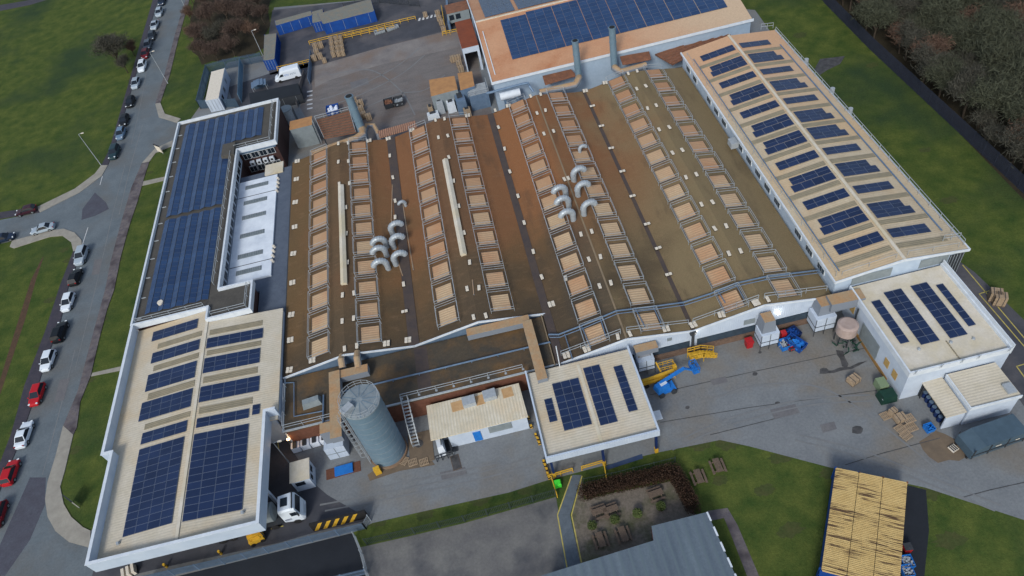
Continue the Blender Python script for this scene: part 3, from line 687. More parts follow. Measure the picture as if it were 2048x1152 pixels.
for k in range(4):
    c = Vector((-41.7+k*1.25, 118.9, 3.4)); m = MB(); m.box(c.x-.42,c.x+.42,c.y-.25,c.y+.25,3.0,3.85); o = tag(m.build('air_conditioner', trim_w, of))
    m = MB(); m.tube([(c.x,c.y-.26,3.42),(c.x,c.y-.28,3.42)], .26, 14); m.build('fan', dark, o)
# white hall roof between office and factory
hl = thing('courtyard_hall', (-39,100,0), 'low hall with white membrane roof and ribbed rooflights between office block and factory', 'hall')
m = MB(); m.box(-43.3,-33.6,83.2,114,3.8,4.15); m.box(-38,-33.6,77.4,83.2,3.8,4.14); m.build('roof', asph_roof, hl)
m = MB(); m.box(-43.2,-33.8,83.3,113.8,0,3.8); m.build('wall', brick, hl)
m = MB(); m.box(-43.25,-36.2,85.9,112.0,4.15,4.5); m.build('membrane_roof', hall_roof, hl)
for y in (at(520,388,4.5).y, at(505,527,4.5).y):
    m = MB(); m.box(-43.2,-36.2,y,y+.1,4.5,4.54); m.build('seam', dark, hl)
for q in ((515,371),(511,402),(502,433),(497,470),(490,512),(484,545)):
    y = at(*q,4.5).y
    m = MB(); m.box(-42.0,-37.8,y-.5,y+.5,4.5,4.58)
    for e in range(14): m.box(-41.9+e*.3,-41.84+e*.3,y-.45,y+.45,4.58,4.66)
    m.build('rooflight', grey_pan, hl)
m = MB(); m.box(-38.6,-35.2,112.6,115.6,4.2,4.5); m.build('deck', smooth_cream, hl)
for q in ((556,358),(556,366),(555,374),(554,383),(548,494),(547,503),(546,513),(545,523)):
    c = at(*q,4.2); m = MB(); m.tube([(c.x,c.y,4.14),(c.x,c.y,4.55)], [.35,.22], 12); m.build('roof_vent', slab_m, hl)
# ------------------------------------------------------------------ loading hall bottom left
lh = thing('loading_hall', (-45,60,0), 'cream sheeted loading hall with white parapets, solar panels and a lorry canopy at bottom left', 'loading hall')
def lz(x): return 6.35-.075*abs(x+44.7)
m = MB()
for (x0,x1,y0,y1) in ((-56.1,-44.7,57.3,79.5),(-44.7,-33.5,57.3,77.0),(-54.9,-44.7,42.6,57.3),(-44.7,-34.8,42.6,57.3)):
    m.add([(x0,y0,lz(x0)),(x1,y0,lz(x1)),(x1,y1,lz(x1)),(x0,y1,lz(x0)),(x0,y0,lz(x0)-.2),(x1,y0,lz(x1)-.2),(x1,y1,lz(x1)-.2),(x0,y1,lz(x0)-.2)], [(0,1,2,3),(7,6,5,4),(0,4,5,1),(1,5,6,2),(2,6,7,3),(3,7,4,0)])
m.build('roof', cream, lh)
m = MB(); m.box(-56,-55.7,57.5,79.4,0,5.4); m.box(-33.9,-33.6,58,76.9,0,5.35); m.box(-55.6,-34,57.6,57.9,0,5.3); m.build('wall', white_m, lh)
m = MB(); parapet(m, [(-56.2,79.4),(-56.2,57.4),(-54.95,57.4),(-54.95,42.5),(-34.7,42.5),(-34.7,58.0),(-33.3,58.0)], 4.85, 7.0, .28); m.build('parapet', white_s, lh)
m = MB(); parapet(m, [(-56.2,79.4),(-56.2,57.4),(-54.95,57.4),(-54.95,42.5),(-34.7,42.5),(-34.7,58.0),(-33.3,58.0)], 7.0, 7.06, .4); m.build('coping', trim_w, lh)
m = MB(); m.box(-44.9,-44.5,42.8,77.5,6.38,6.46); m.build('ridge_cap', smooth_cream, lh)
PVL = [(-53.4,-46.2,76.4,78.3),(-52.8,-45.4,72.0,74.0),(-52.8,-45.4,67.0,70.0),(-52.9,-45.4,62.1,65.2),(-51.9,-45.5,58.2,60.0),(-51.9,-45.6,45.4,57.5),
       (-44.3,-36.2,71.8,73.7),(-44.3,-36.4,67.3,70.0),(-44.3,-36.2,62.4,65.0),(-36.9,-35.9,58.6,60.2),(-44.2,-37.3,58.3,59.8),(-44.3,-37.2,45.2,57.4)]
for (a,b,c,d) in PVL:
    mb = MB(); patch_pv(mb, a, b, c, d, lz); mb.build('solar_array', [pv, pv_edge], lh)
for (a,b,c,d) in ((-52.2,-45.3,74.6,75.6),(-52.2,-45.3,70.5,71.5),(-52.2,-45.3,65.5,66.6),(-51.8,-45.3,60.5,61.4),(-44.1,-36.4,74.3,75.3),(-44.1,-36.4,70.5,71.4),(-44.1,-36.6,65.6,66.7),(-44.1,-37,60.5,61.6)):
    mb = MB(); mb.add([(a,c,lz(a)+.05),(b,c,lz(b)+.05),(b,d,lz(b)+.05),(a,d,lz(a)+.05),(a,c,lz(a)-.02),(b,c,lz(b)-.02),(b,d,lz(b)-.02),(a,d,lz(a)-.02)], [(0,1,2,3),(0,4,5,1),(1,5,6,2),(2,6,7,3),(3,7,4,0)]); mb.build('rooflight', grp_dull, lh)
m = MB()
for x in (-54.5,-46,-35.4):
    m = MB(); m.box(x,x+.35,48,48.35,0,5.3); m.build('canopy_column', white_m, lh)
for c in (at(236,1087,5.9), at(347,1054,5.9), at(485,1025,5.9)):
    m = MB(); m.tube([c, c+Vector((0,0,.25))], [.25,.15], 10); m.build('roof_vent', galv, lh)
# ------------------------------------------------------------------ long solar building on the right
lb = thing('warehouse', (49.8,85,0), 'long white-walled warehouse with cream ridged roof striped by solar panels on the right', 'warehouse')
def rz(x): return 8.1-.13*abs(x-49.75)
m = MB()
for (x0,x1) in ((40.9,49.75),(49.75,58.6)):
    y0, y1 = 56.2, 115.3
    m.add([(x0,y0,rz(x0)),(x1,y0,rz(x1)),(x1,y1,rz(x1)),(x0,y1,rz(x0)),(x0,y0,rz(x0)-.2),(x1,y0,rz(x1)-.2),(x1,y1,rz(x1)-.2),(x0,y1,rz(x0)-.2)], [(0,1,2,3),(7,6,5,4),(0,4,5,1),(1,5,6,2),(2,6,7,3),(3,7,4,0)])
m.build('roof', cream_r, lb)
m = MB(); m.add([(41.1,56.4,0),(58.4,56.4,0),(58.4,115.1,0),(41.1,115.1,0),(41.1,56.4,6.75),(58.4,56.4,6.75),(58.4,115.1,6.75),(41.1,115.1,6.75),(49.75,56.4,7.88),(49.75,115.1,7.88)],
   [(0,1,5,8,4),(2,3,7,9,6),(1,2,6,5),(3,0,4,7)]); m.build('wall', wall_rib_y, lb)
m = MB(); m.box(49.55,49.95,56.1,115.4,8.1,8.24); m.build('ridge_cap', smooth_cream, lb)
m = MB(); m.box(40.72,40.92,56.1,115.4,6.7,7.02); m.box(58.58,58.78,56.1,115.4,6.7,7.02)
for (x0,x1) in ((40.8,49.75),(49.75,58.7)): m.bar((x0,56.12,rz(x0)-.1),(x1,56.12,rz(x1)-.1), .12, .4)
m.build('eaves_trim', trim_w, lb)
pit = (111.3-60.9)/11
for k in range(12):
    y = 111.3-pit*k; big = k in (1,3,5,6,8,10)
    for side in (0,1):
        mb = MB(); 
        if side == 0:
            if big: patch_pv(mb, 43.5,49.25,y+.0,y+1.5, rz); patch_pv(mb, 43.1,49.25,y-1.5,y-.05, rz)
            else: patch_pv(mb, 43.2,49.2,y-.9,y+.9, rz)
        else:
            if big: patch_pv(mb, 50.35,55.2,y+.0,y+1.5, rz); patch_pv(mb, 50.35,55.9,y-1.5,y-.0, rz)
            else: patch_pv(mb, 50.35,55.8,y-.85,y+.85, rz)
        mb.build('solar_array', [pv, pv_edge], lb)
    for (a,b) in ((42.0,49.3),(50.2,57.0)):
        c, d = y-2.75, y-1.85
        mb = MB(); mb.add([(a,c,rz(a)+.05),(b,c,rz(b)+.05),(b,d,rz(b)+.05),(a,d,rz(a)+.05),(a,c,rz(a)-.02),(b,c,rz(b)-.02),(b,d,rz(b)-.02),(a,d,rz(a)-.02)], [(0,1,2,3),(0,4,5,1),(1,5,6,2),(2,6,7,3),(3,7,4,0)]); mb.build('rooflight', grp_dull, lb)
m = MB(); m.bar((42.0,57.5,rz(42)+.15),(42.0,112,rz(42)+.15), .14, .1); m.bar((57.2,60,rz(57.2)+.1),(57.2,110,rz(57.2)+.1), .22, .06); m.build('cable_tray', galv_b, lb)
m = MB(); guard(m, [(58.3,57,6.95),(58.3,114.5,6.95)], 1.1, .03, 2.6)
guard(m, [(41.3,57,6.98),(41.3,113.5,6.98)], .9, .022, 3.4, rails=(1,))
guard(m, [(42,56.8,7.0),(49,56.8,7.9)], .9, .022, 3.4, rails=(1,)); guard(m, [(50.5,56.8,7.9),(57.5,56.8,7.0)], .9, .022, 3.4, rails=(1,))
m.build('guard_rail', galv, lb)
for i in range(16):
    y = 59.0+i*3.45
    if i in (3,9,13): continue
    f = MB(); f.box(40.95,41.08,y,y+1.9,5.1,6.1); fo = f.build('window', frame_w, lb)
    g = MB()
    for q in range(3): g.box(40.92,40.945,y+.08+q*.6,y+.6+q*.6,5.18,6.02)
    g.build('pane', glass_w, fo)
for (x0,x1) in ((43.3,48.6),(52.4,56.2)):
    f = MB(); f.box(x0,x1,56.3,56.38,5.3,6.8); f.build('grey_panel', grey_pan, lb)
f = MB(); f.box(56.4,58.3,56.3,56.37,.3,6.4); f.build('louvre_panel', dark, lb)
m = MB()
for i in range(5): m.bar((56.5+i*.42,56.26,.3),(56.5+i*.42,56.26,6.4), .05)
for y in (57.2, 115):
    guard(m, [(56.2,y+1,rz(56)),(58.5,y+1,rz(58.5))], 1.1, .03, 1.2)
m.build('cage_ladder', galv, lb)
c = at(1433,226,6.2)
m = MB(); m.box(39.7,40.9,88.0,89.6,5.2,6.2); m.build('extract_fan', galv, lb)
for y in (94.5, 88.5, 104):
    m = MB(); m.tube([(59.3,y,4.6),(59.3,y,7.2)], .35, 12); m.bar((58.6,y,5),(59.3,y,5), .3); m.build('side_flue', galv, lb)
# ------------------------------------------------------------------ dock building
db = thing('dock_building', (49,49,0), 'white box-shaped building with flat cream roof and four dark solar strips at the right', 'building')
m = MB(); m.box(43.1,55.1,42.0,56.0,5.0,5.25); m.build('roof', smooth_cream, db)
m = MB(); m.prism([(42.95,41.75),(55.3,41.75),(55.3,56.1),(42.95,56.1)], 0, 5.0); m.build('wall', white_m, db)
m = MB(); parapet(m, [(43.0,56.0),(43.0,41.8),(55.2,41.8),(55.2,56.0)], 4.8, 5.7, .2); m.build('parapet', trim_w, db)
m = MB(); parapet(m, [(55.35,41.7),(55.35,56.0)], 4.6, 6.3, .12); m.build('side_screen', trim_w, db)
for (a,b,c,d) in ((44.25,45.4,46,53),(46.35,48.7,45.2,53.9),(49.9,52.1,45.1,53.9),(52.8,53.75,46.1,53.1)):
    mb = MB(); patch_pv(mb, a, b, c, d, lambda x: 5.25, mw_=1.15, mh=1.1); mb.build('solar_array', [pv, pv_edge], db)
m = MB(); m.box(49.25,49.4,42.1,45,5.25,5.3); m.build('seam', grp_dull, db)
for c in (at(1838,699,5.3),at(1902,685,5.3),at(1947,678,5.3)):
    m = MB(); m.tube([c, c+Vector((0,0,.2))], [.2,.14], 10); m.build('roof_vent', galv, db)
yb = mat('yellow_bollard_board', srgb(176,150,96), .8, srgb(160,130,80), 3, .5)
for (y, z0) in ((45.1,1.9),(43.3,1.9),(53.8,2.4)):
    m = MB(); m.box(42.86,42.93,y,y+.9,z0,z0+1.3); m.build('boarded_window', yb, db)
m = MB(); m.box(42.8,42.93,44.6,52.5,0,.5); m.build('kick_board', mat('ochre_board', srgb(150,116,64), .8, srgb(120,92,60), 2, .5), db)
m = MB(); m.box(42.85,42.93,47.5,51.5,0.5,3.4); m.build('roller_door', grey_pan, db)
m = MB(); m.bar((42.7,52.9,0),(42.7,52.9,4.6), .16); m.build('downpipe', dark, db)
m = MB()
for x in (43.4,46.5,49.0,51.0,54.7):
    m.bar((x,41.65,5.3),(x+.2,41.5,6.3), .03); m.bar((x+.25,41.65,5.3),(x+.1,41.5,6.3), .03); m.bar((x,41.6,5.9),(x+.3,41.6,5.9), .03)
m.build('rail_bracket', galv, db)
# annexe in front of dock building
an = thing('ribbed_store', (51,38.5,0), 'low white store with ribbed cream roof in front of the box-shaped building', 'store')
def pq(pts, z): return [tuple(at(x,y,z)[:2]) for x, y in pts]
A1 = [(50.2,35.6),(58.5,35.6),(58.5,41.4),(50.2,41.4)]
pt = at(1899,746,3.7); pb = at(1941,818,3.7); pr = at(2046,795,3.7); ptr = at(1996,733,3.7)
A1 = [(pb.x,pb.y),(pr.x,pb.y),(pr.x,41.5),(pb.x,41.5)]
m = MB(); m.prism(A1, 3.55, 3.75); m.build('roof', cream, an)
m = MB(); m.box(pb.x+.1,pr.x-.1,pb.y+.1,41.5,0,3.55); m.build('wall', white_m, an)
m = MB(); parapet(m, [(pb.x,41.4),(pb.x,pb.y),(pr.x,pb.y)], 3.4, 3.95, .12); m.build('parapet', trim_w, an)
c = at(2018,778,3.8); m = MB(); m.obox(c, 1.0, 1.3, .3); m.build('roof_hatch', galv, an)
ca = thing('open_shelter', (46,38,0), 'open-fronted white shelter with small cream roof over dark barrels beside the ribbed store', 'shelter')
q1 = at(1849,772,2.7); q2 = at(1889,836,2.7)
m = MB(); m.add([(q1.x,q2.y,2.7),(pb.x-.05,q2.y,2.9),(pb.x-.05,q1.y+.6,2.9),(q1.x,q1.y+.6,2.7),(q1.x,q2.y,2.55),(pb.x-.05,q2.y,2.75),(pb.x-.05,q1.y+.6,2.75),(q1.x,q1.y+.6,2.55)], [(0,1,2,3),(7,6,5,4),(0,4,5,1),(1,5,6,2),(2,6,7,3),(3,7,4,0)])
m.build('roof', cream, ca)
m = MB(); m.box(q1.x+.1,pb.x-.1,q2.y+.05,q2.y+.2,0,2.6); m.box(pb.x-.25,pb.x-.08,q2.y+.2,q1.y+.5,0,2.6); m.build('wall', white_m, ca)
m = MB(); m.box(q1.x+.1,pb.x-.3,q1.y+.3,q1.y+.5,0,2.5); m.bar((q1.x+.1,q1.y,0),(q1.x+.1,q1.y,2.6), .1); m.build('back_frame', dark, ca)
# ------------------------------------------------------------------ entrance canopy building (small, centre)
sb = thing('entrance_canopy', (6,48,0), 'small square building with cream ribbed roof, white fascia and four dark solar strips', 'building')
m = MB(); m.box(-.6,12.9,42.5,55.0,4.95,5.15); m.build('roof', cream, sb)
m = MB(); m.box(-.2,12.6,47.5,54.9,0,4.95); m.build('wall', white_m, sb)
m = MB(); parapet(m, [(-.55,55.2),(-.55,42.4),(13.0,42.4),(13.0,55.2)], 4.45, 5.65, .22); m.build('fascia', white_rib, sb)
for (a,b,c,d,nx,ny) in ((.85,1.85,47.1,50.5,1,4),(2.3,5.75,45.5,52.5,3,7),(6.65,8.8,45.0,53.7,2,8),(10.4,11.55,45.9,52.8,1,8)):
    mb = MB(); patch_pv(mb, a, b, c, d, lambda x: 5.15, nx, ny); mb.build('solar_array', [pv, pv_edge], sb)
m = MB(); m.box(6.0,6.4,42.6,54.5,5.15,5.2); m.build('ridge_cap', smooth_cream, sb)
for x in (-.3, 6.0, 12.6):
    m = MB(); m.box(x,x+.3,42.6,42.9,0,4.9); o = m.build('canopy_column', navy, sb)
    m = MB(); m.box(x-.06,x+.36,42.54,42.96,0,.9); m.build('column_guard', yellow, o)
m = MB(); m.tube([(3.9,54.9,5.2),(3.9,54.9,9.5)], .07, 8); m.build('aerial_mast', trim_w, sb)
m = MB(); m.box(13.2,14.6,45.8,47.1,1.9,2.0); m.bar((13.9,46.5,0),(13.9,46.5,1.9), .1); tag(m.build('small_canopy', trim_w), 'small flat white canopy plate on a post beside the square building', 'canopy')
# ------------------------------------------------------------------ white shed in front
ws = thing('plant_shed', (-8,52.6,0), 'single-storey white plant shed with cream roof and two grey roof units by the silo', 'shed')
m = MB(); m.prism([(-14.25,50.0),(-1.6,50.0),(-1.8,55.3),(-14.3,55.3)], 3.0, 3.2); m.build('roof', cream_x, ws)
m = MB(); m.prism([(-12.1,50.2),(-1.8,50.2),(-1.8,55.2),(-14.1,55.2),(-14.1,51.6),(-12.1,51.6)], 0, 3.0); m.build('wall', white_m, ws)
m = MB(); m.box(-9.0,-8.0,50.1,50.19,.2,2.3); m.build('door', blue_p, ws)
m = MB(); m.box(-6.9,-3.9,50.1,50.19,1.3,2.6); m.build('shutter', grey_pan, ws)
m = MB(); m.box(-13.2,-11.4,49.5,51.5,0,.1); m.box(-13.2,-13.1,49.5,51.5,.1,2.4); m.build('intake_cage', dark, ws)
for (x, y) in ((939,806),(980,793)):
    c = at(x, y, 3.2); m = MB(); m.obox(c, 1.7, 1.3, .75, .05); m.build('roof_unit', galv, ws)
for (x, y, w) in ((915,812,1.6),(960,800,1.2),(1015,785,1.4)):
    c = at(x, y, 3.2); m = MB(); m.obox(c, w, 1.5, .03, .05); m.build('rusty_flashing', mat('rust_flash'+str(x), srgb(190,160,122), .8, srgb(168,132,92), 2, .5), ws)
# ------------------------------------------------------------------ big rear hall with orange roof
rh = thing('rear_hall', (30,130,0), 'large rear hall with rusty orange roof, white side wall and wide blue solar fields', 'hall')
def hz(y): return 6.6+.17*(y-121.2) if y < 139.4 else 6.6+.17*18.2-.17*(y-139.4)
def hzx(y): return hz(y)
m = MB()
for (y0,y1) in ((121.2,139.4),(139.4,178)):
    m.add([(6.1,y0,hz(y0)),(56.8,y0,hz(y0)),(56.8,y1,hz(y1)),(6.1,y1,hz(y1)),(6.1,y0,hz(y0)-.3),(56.8,y0,hz(y0)-.3),(56.8,y1,hz(y1)-.3),(6.1,y1,hz(y1)-.3)], [(0,1,2,3),(7,6,5,4),(0,4,5,1),(1,5,6,2),(2,6,7,3),(3,7,4,0)])
m.build('roof', orange_roof, rh)
m = MB(); m.add([(6.3,121.4,0),(56.6,121.4,0),(56.6,160,0),(6.3,160,0),(6.3,121.4,6.3),(56.6,121.4,6.3),(56.6,160,5.8),(6.3,160,5.8),(6.3,139.4,9.3),(56.6,139.4,9.3)],
   [(0,1,5,4),(2,3,7,6),(1,2,6,9,5),(3,0,4,8,7)]); m.build('wall', rear_wall, rh)
m = MB(); m.box(5.9,57.0,121.0,121.18,6.2,6.7); m.bar((6.0,121.3,6.62),(6.0,139.4,9.7), .2, .3); m.bar((6.0,139.4,9.7),(6.0,178,3.2), .2, .3); m.build('eaves_trim', trim_w, rh)
m = MB(); m.box(6.2,56.7,139.2,139.6,9.66,9.8); m.build('ridge_cap', smooth_cream, rh)
def field(x0, x1, y0, y1, par, mod=2.0):
    mb = MB(); nx = round((x1-x0)/1.7); ny = round((y1-y0)/1.04)
    for i in range(nx):
        for j in range(ny):
            a = x0+(x1-x0)*i/nx+.02; b = x0+(x1-x0)*(i+1)/nx-.02; c = y0+(y1-y0)*j/ny+.02; d = y0+(y1-y0)*(j+1)/ny-.02
            o = len(mb.v); zc, zd = hz(c)+.12, hz(d)+.12
            mb.v += [(a,c,zc-.04),(b,c,zc-.04),(b,d,zd-.04),(a,d,zd-.04),(a,c,zc),(b,c,zc),(b,d,zd),(a,d,zd)]
            mb.uv[len(mb.f)] = [(i,j),(i+1,j),(i+1,j+1),(i,j+1)]
            mb.f.append((o+4,o+5,o+6,o+7)); mb.m.append(0)
            for f in ((0,1,5,4),(1,2,6,5),(2,3,7,6),(3,0,4,7)): mb.f.append(tuple(o+q for q in f)); mb.m.append(1)
    return mb.build('solar_array', [pv_b, pv_edge], par)
def pxr(x, y):
    z = 9
    for _ in range(8): z = hz(at(x,y,z).y)
    return at(x,y,z)
p0 = pxr(1025,120); p1 = pxr(1458,18); y0 = p0.y; X0 = p0.x; X1 = p1.x
n = 8
for k in range(n):
    a = X0+(X1-X0)*k/n; b = X0+(X1-X0)*(k+1)/n-.07; field(a, b, y0, 138.6 if k else 138.0, rh)
field(8.3, 14.6, 140.6, 162, rh); field(15.3, 36, 140.6, 162, rh)
m = MB(); m.bar((X0-4.0,123,hz(123)+.1),(X0-4.0,136,hz(136)+.1), .15, .1); m.build('cable_tray', trim_w, rh)
# portal annexe
pa = thing('portal_annexe', (2,127,0), 'tall portal annexe with rust-red roof and dark open doorway beside the rear hall', 'annexe')
A = at(914,60,6.0); B = at(958,87,6.0); Cc = at(923,96,6.0); D = at(951,60,6.0)
x0, x1, y0, y1 = Cc.x, 5.7, Cc.y, at(917,52,6).y+2
m = MB(); m.box(x0,x1,y0,y1,5.8,6.0); m.build('roof', mat('w_rust_red_roof', srgb(136,74,50), .8, srgb(112,62,46), .6, .5, fine=.3), pa)
m = MB(); m.box(x0+.1,x0+.35,y0+.1,y1,0,5.8); m.box(x0+.35,x1,y0+.1,y0+.3,4.5,5.8); m.box(x1-.5,x1,y0+.1,y0+.3,0,4.5); m.box(x0+.35,x1,y1-.2,y1,0,5.8); m.build('wall', white_m, pa)
pc = thing('site_cabin', (1,150,0), 'pale site cabin on blue steel legs at the top of the yard', 'cabin')
c0 = at(923,52); x0, x1 = c0.x-2.6, c0.x+2.4
m = MB(); m.box(x0,x1,c0.y,c0.y+4,1.2,3.6); m.build('wall', grey_pan, pc); m = MB(); m.box(x0-.1,x1+.1,c0.y-.1,c0.y+4.1,3.6,3.75); m.build('roof', rust_m, pc)
m = MB(); m.box(x0+.3,x0+1.4,c0.y-.05,c0.y-.01,1.9,3.1); m.box(x0+1.8,x0+2.9,c0.y-.05,c0.y-.01,1.9,3.1); m.build('window', glass_d, pc)
m = MB()
for x in (x0+.2,x1-.2): m.box(x-.1,x+.1,c0.y+.2,c0.y+.4,0,1.2); m.box(x-.1,x+.1,c0.y+3.4,c0.y+3.6,0,1.2)
m.build('leg', blue_c, pc)
m = MB(); a = at(893,15); b = at(905,62); m.obox((a+b)/2, .5, (a-b).length, 2.0, -.08); tag(m.build('blue_screen', galv_b), 'tall pale blue steel screen panel beside yellow rails at the top of the yard', 'screen')
# silo
sc = at(780,900); sl_ = thing('silo', (-20.6,51.6,0), 'tall round blue-grey storage silo with flat lid and side ladder', 'silo')
SR = 2.4; SH = 12.0; sx, sy = -20.5, 51.9
m = MB(); m.tube([(sx,sy,.4),(sx,sy,SH)], SR, 48)
m.build('shell', silo_m, sl_, smooth=False)
m = MB(); m.tube([(sx,sy,0),(sx,sy,.45)], SR+.2, 32); m.build('plinth', mat('plinth', srgb(120,110,100), .9, srgb(130,100,76), 1, .5), sl_)
m = MB(); m.tube([(sx,sy,SH),(sx,sy,SH+.18),(sx,sy,SH+.55)], [SR+.06,SR+.06,.4], 48); m.build('lid', silo_top, sl_)
m = MB()
for k in range(9): m.tube([(sx,sy,1.2+k*1.2),(sx,sy,1.24+k*1.2)], SR+.02, 48)
m.build('shell_seam', silo_top, sl_)
m = MB()
for k in range(12): t = k*math.pi/6; m.bar((sx+.4*math.cos(t),sy+.4*math.sin(t),SH+.56),(sx+(SR)*math.cos(t),sy+SR*math.sin(t),SH+.2), .06)
m.build('lid_rib', silo_m, sl_)
m = MB(); guard(m, [(sx+SR*math.cos(t*math.pi/9),sy+SR*math.sin(t*math.pi/9),SH+.15) for t in range(0,19)], 1.0, .02, 3); m.obox((sx-1.4,sy-1.1,SH+.3), 1.5, .9, .8, .7); m.build('top_rail', galv, sl_)
m = MB()
lx, ly = sx-SR*.93-.15, sy-SR*.45
for d in (-.25,.25): m.bar((lx,ly+d,0.3),(lx,ly+d,SH+1), .06)
for k in range(39): m.bar((lx,ly-.25,.4+k*.3),(lx,ly+.25,.4+k*.3), .04)
for k in range(10):
    z = 2.4+k*.95
    m.tube([(lx,ly-.38,z),(lx-.55,ly-.38,z),(lx-.7,ly,z),(lx-.55,ly+.38,z),(lx,ly+.38,z)], .025, 5)
for d in (-.38,0,.38): m.bar((lx-.65,ly+d*.8,2.4),(lx-.65,ly+d*.8,11.6), .04)
m.build('cage_ladder', galv, sl_)
m = MB(); m.obox((sx-1.5,sy-SR-.4,0), .8, .5, 1.4, .2); m.build('control_box', yellow, sl_)
tl = sl_
# duct tower beside silo
tw = thing('fan_housing', (-24.5,51.5,0), 'white panelled fan housing under a tan duct beside the silo', 'fan housing')
c = at(683,912); m = MB(); m.obox((c.x-.2,c.y+1.0,0), 2.6, 2.4, 2.6, 0); m.build('housing', white_rib, tw)
m = MB(); m.obox((c.x-.2,c.y+1.4,2.6), 1.8, 1.6, 2.6, 0); m.build('riser_duct', rustduct, tw)
m = MB(); m.bar((c.x-1.5,c.y-.22,1.3),(c.x+1.1,c.y-.22,1.3), .08); m.bar((c.x-.2,c.y-.22,0.1),(c.x-.2,c.y-.22,2.5), .06); m.build('panel_joint', grey_pan, tw)
# bottom roof building
br = thing('bottom_building', (10,28,0), 'single-storey building with streaked blue-grey metal roof at the bottom edge', 'building')
z = 3.4
P = [at(1303,1052,z),at(1414,1024,z),at(1500,1215,z),at(1060,1330,z),at(1083,1151,z),at(1307,1081,z)]
P = [(12.4,36.9)]*0 or [tuple(p[:2]) for p in P]
m = MB(); m.prism(P, z-.2, z); m.build('roof', bluegrey_roof, br)
cx_ = sum(p[0] for p in P)/len(P); cy_ = sum(p[1] for p in P)/len(P)
m = MB(); m.prism([(cx_+(p[0]-cx_)*.97, cy_+(p[1]-cy_)*.97) for p in P], 0, z-.2); m.build('wall', brick, br)
for k in range(6):
    t = k/6; a = Vector((*P[1],z)).lerp(Vector((*P[2],z)), t); b = Vector((*P[1],z)).lerp(Vector((*P[2],z)), t+.1); m = MB(); m.bar(a-Vector((0,0,.08)), b-Vector((0,0,.08)), .2, .22); m.build('eaves_trim', trim_w, br)
#@@PART2
# ------------------------------------------------------------------ ballast slabs of the roof safety line
def slabs(nx, ny):
    root = thing('ballast_slabs', (0,0,0), 'cluster of white ballast slabs on a dark mat on the factory roof', 'ballast', 'white ballast slabs of the roof safety line')
    m = MB(); m.box(-.27*nx,.27*nx,-.27*ny,.27*ny,0,.05); m.build('mat', black, root)
    for i in range(nx):
        for j in range(ny):
            m = MB(); x = (i-(nx-1)/2)*.5; y = (j-(ny-1)/2)*.5; m.box(x-.21,x+.21,y-.21,y+.21,.05,.17); m.build('slab', slab_m, root)
    return root
S4, S2, H2 = slabs(2,2), slabs(1,2), slabs(2,1)
u4, u2, uh = [], [], []
def F(ox, oy, lst, k=3.84): return [(ox+x/k, oy+y/k) for x, y in lst]
quads = {
 'four white ballast slabs on the far left edge of the factory roof': F(500,280,[(358,303),(350,480),(345,670),(335,875),(328,1098),(365,165)])+F(500,570,[(320,230),(312,425),(305,655)]),
 'four white ballast slabs at the front edge of the two left factory bays': F(500,570,[(480,580),(1050,452),(1215,425)]),
 'four white ballast slabs at the back edge of the left factory bays': F(500,0,[(915,1083),(1063,1068),(1245,1003),(1672,890)]),
 'four white ballast slabs at the front edge of the two right factory bays': F(1000,570,[(395,150),(665,495),(510,543),(1275,340),(1483,308),(1700,230),(1965,140)]),
 'four white ballast slabs at the back edge of the right factory bays': F(1000,0,[(65,815),(655,700),(808,638)]),
}
pairs = {
 'pair of white ballast slabs on the ridge of the leftmost factory bay': F(500,0,[(680,1105),(755,1100)])+F(500,280,[(680,170),(757,165),(687,340),(765,335),(738,520),(741,722),(750,943)])+F(500,570,[(712,80),(800,65),(710,280),(798,258),(728,492),(822,470)]),
 'pair of white ballast slabs beside the first dark valley gutter': F(500,280,[(1077,128),(1100,295),(1118,475),(1118,600),(1183,1115)]),
 'pair of white ballast slabs on the ridge of the second factory bay': F(500,0,[(1448,1058),(1520,1045),(1425,925),(1495,915)])+F(500,280,[(1528,135),(1565,317),(1605,510),(1645,715),(1688,942),(1668,1145),(1760,1138)])+F(500,570,[(1718,250),(1812,238)]),
 'pair of white ballast slabs along the middle valley gutter of the factory': F(500,0,[(1885,855),(1910,985)])+F(1000,280,[(37,75),(77,250),(140,438),(187,643),(257,865),(322,1060)]),
 'pair of white ballast slabs along the ridge of the third factory bay': F(1000,0,[(235,742),(312,727),(285,872),(350,850),(338,1030),(412,1010)])+F(1000,280,[(495,305),(525,297),(622,727),(705,705),(683,920),(772,900),(765,1125),(852,1100),(505,1065)])+F(1000,570,[(905,400),(997,378)]),
 'pair of white ballast slabs along the ridge of the rightmost factory bay': F(1000,0,[(985,568),(1053,548),(1050,685),(1120,663),(1133,835),(1200,812),(1222,998),(1300,980)])+F(1000,280,[(1325,102),(1400,80),(1428,290),(1508,267),(1547,498),(1632,480),(1648,683),(1737,663),(1757,875),(1847,855)])+F(1500,570,[(42,135),(132,110)],3.737),
}
across = {
 'pair of white ballast slabs bridging the narrow right-hand valley gutter': F(1000,0,[(710,822),(780,975)])+F(1000,280,[(855,70),(940,248),(1018,438),(1130,653),(1215,838),(1295,1040)]),
 'pair of white ballast slabs bridging the front of the first valley gutter': F(500,570,[(1190,210)]),
}
for D, proto, u in ((quads,S4,u4),(pairs,S2,u2),(across,H2,uh)):
    for lab, L in D.items():
        for (x, y) in L:
            p = atr(x, y); o = place(proto, u, (p.x,p.y,p.z+.02), random.uniform(-.12,.12), lab)
            if 'gutter' in lab: o.location.z += .14
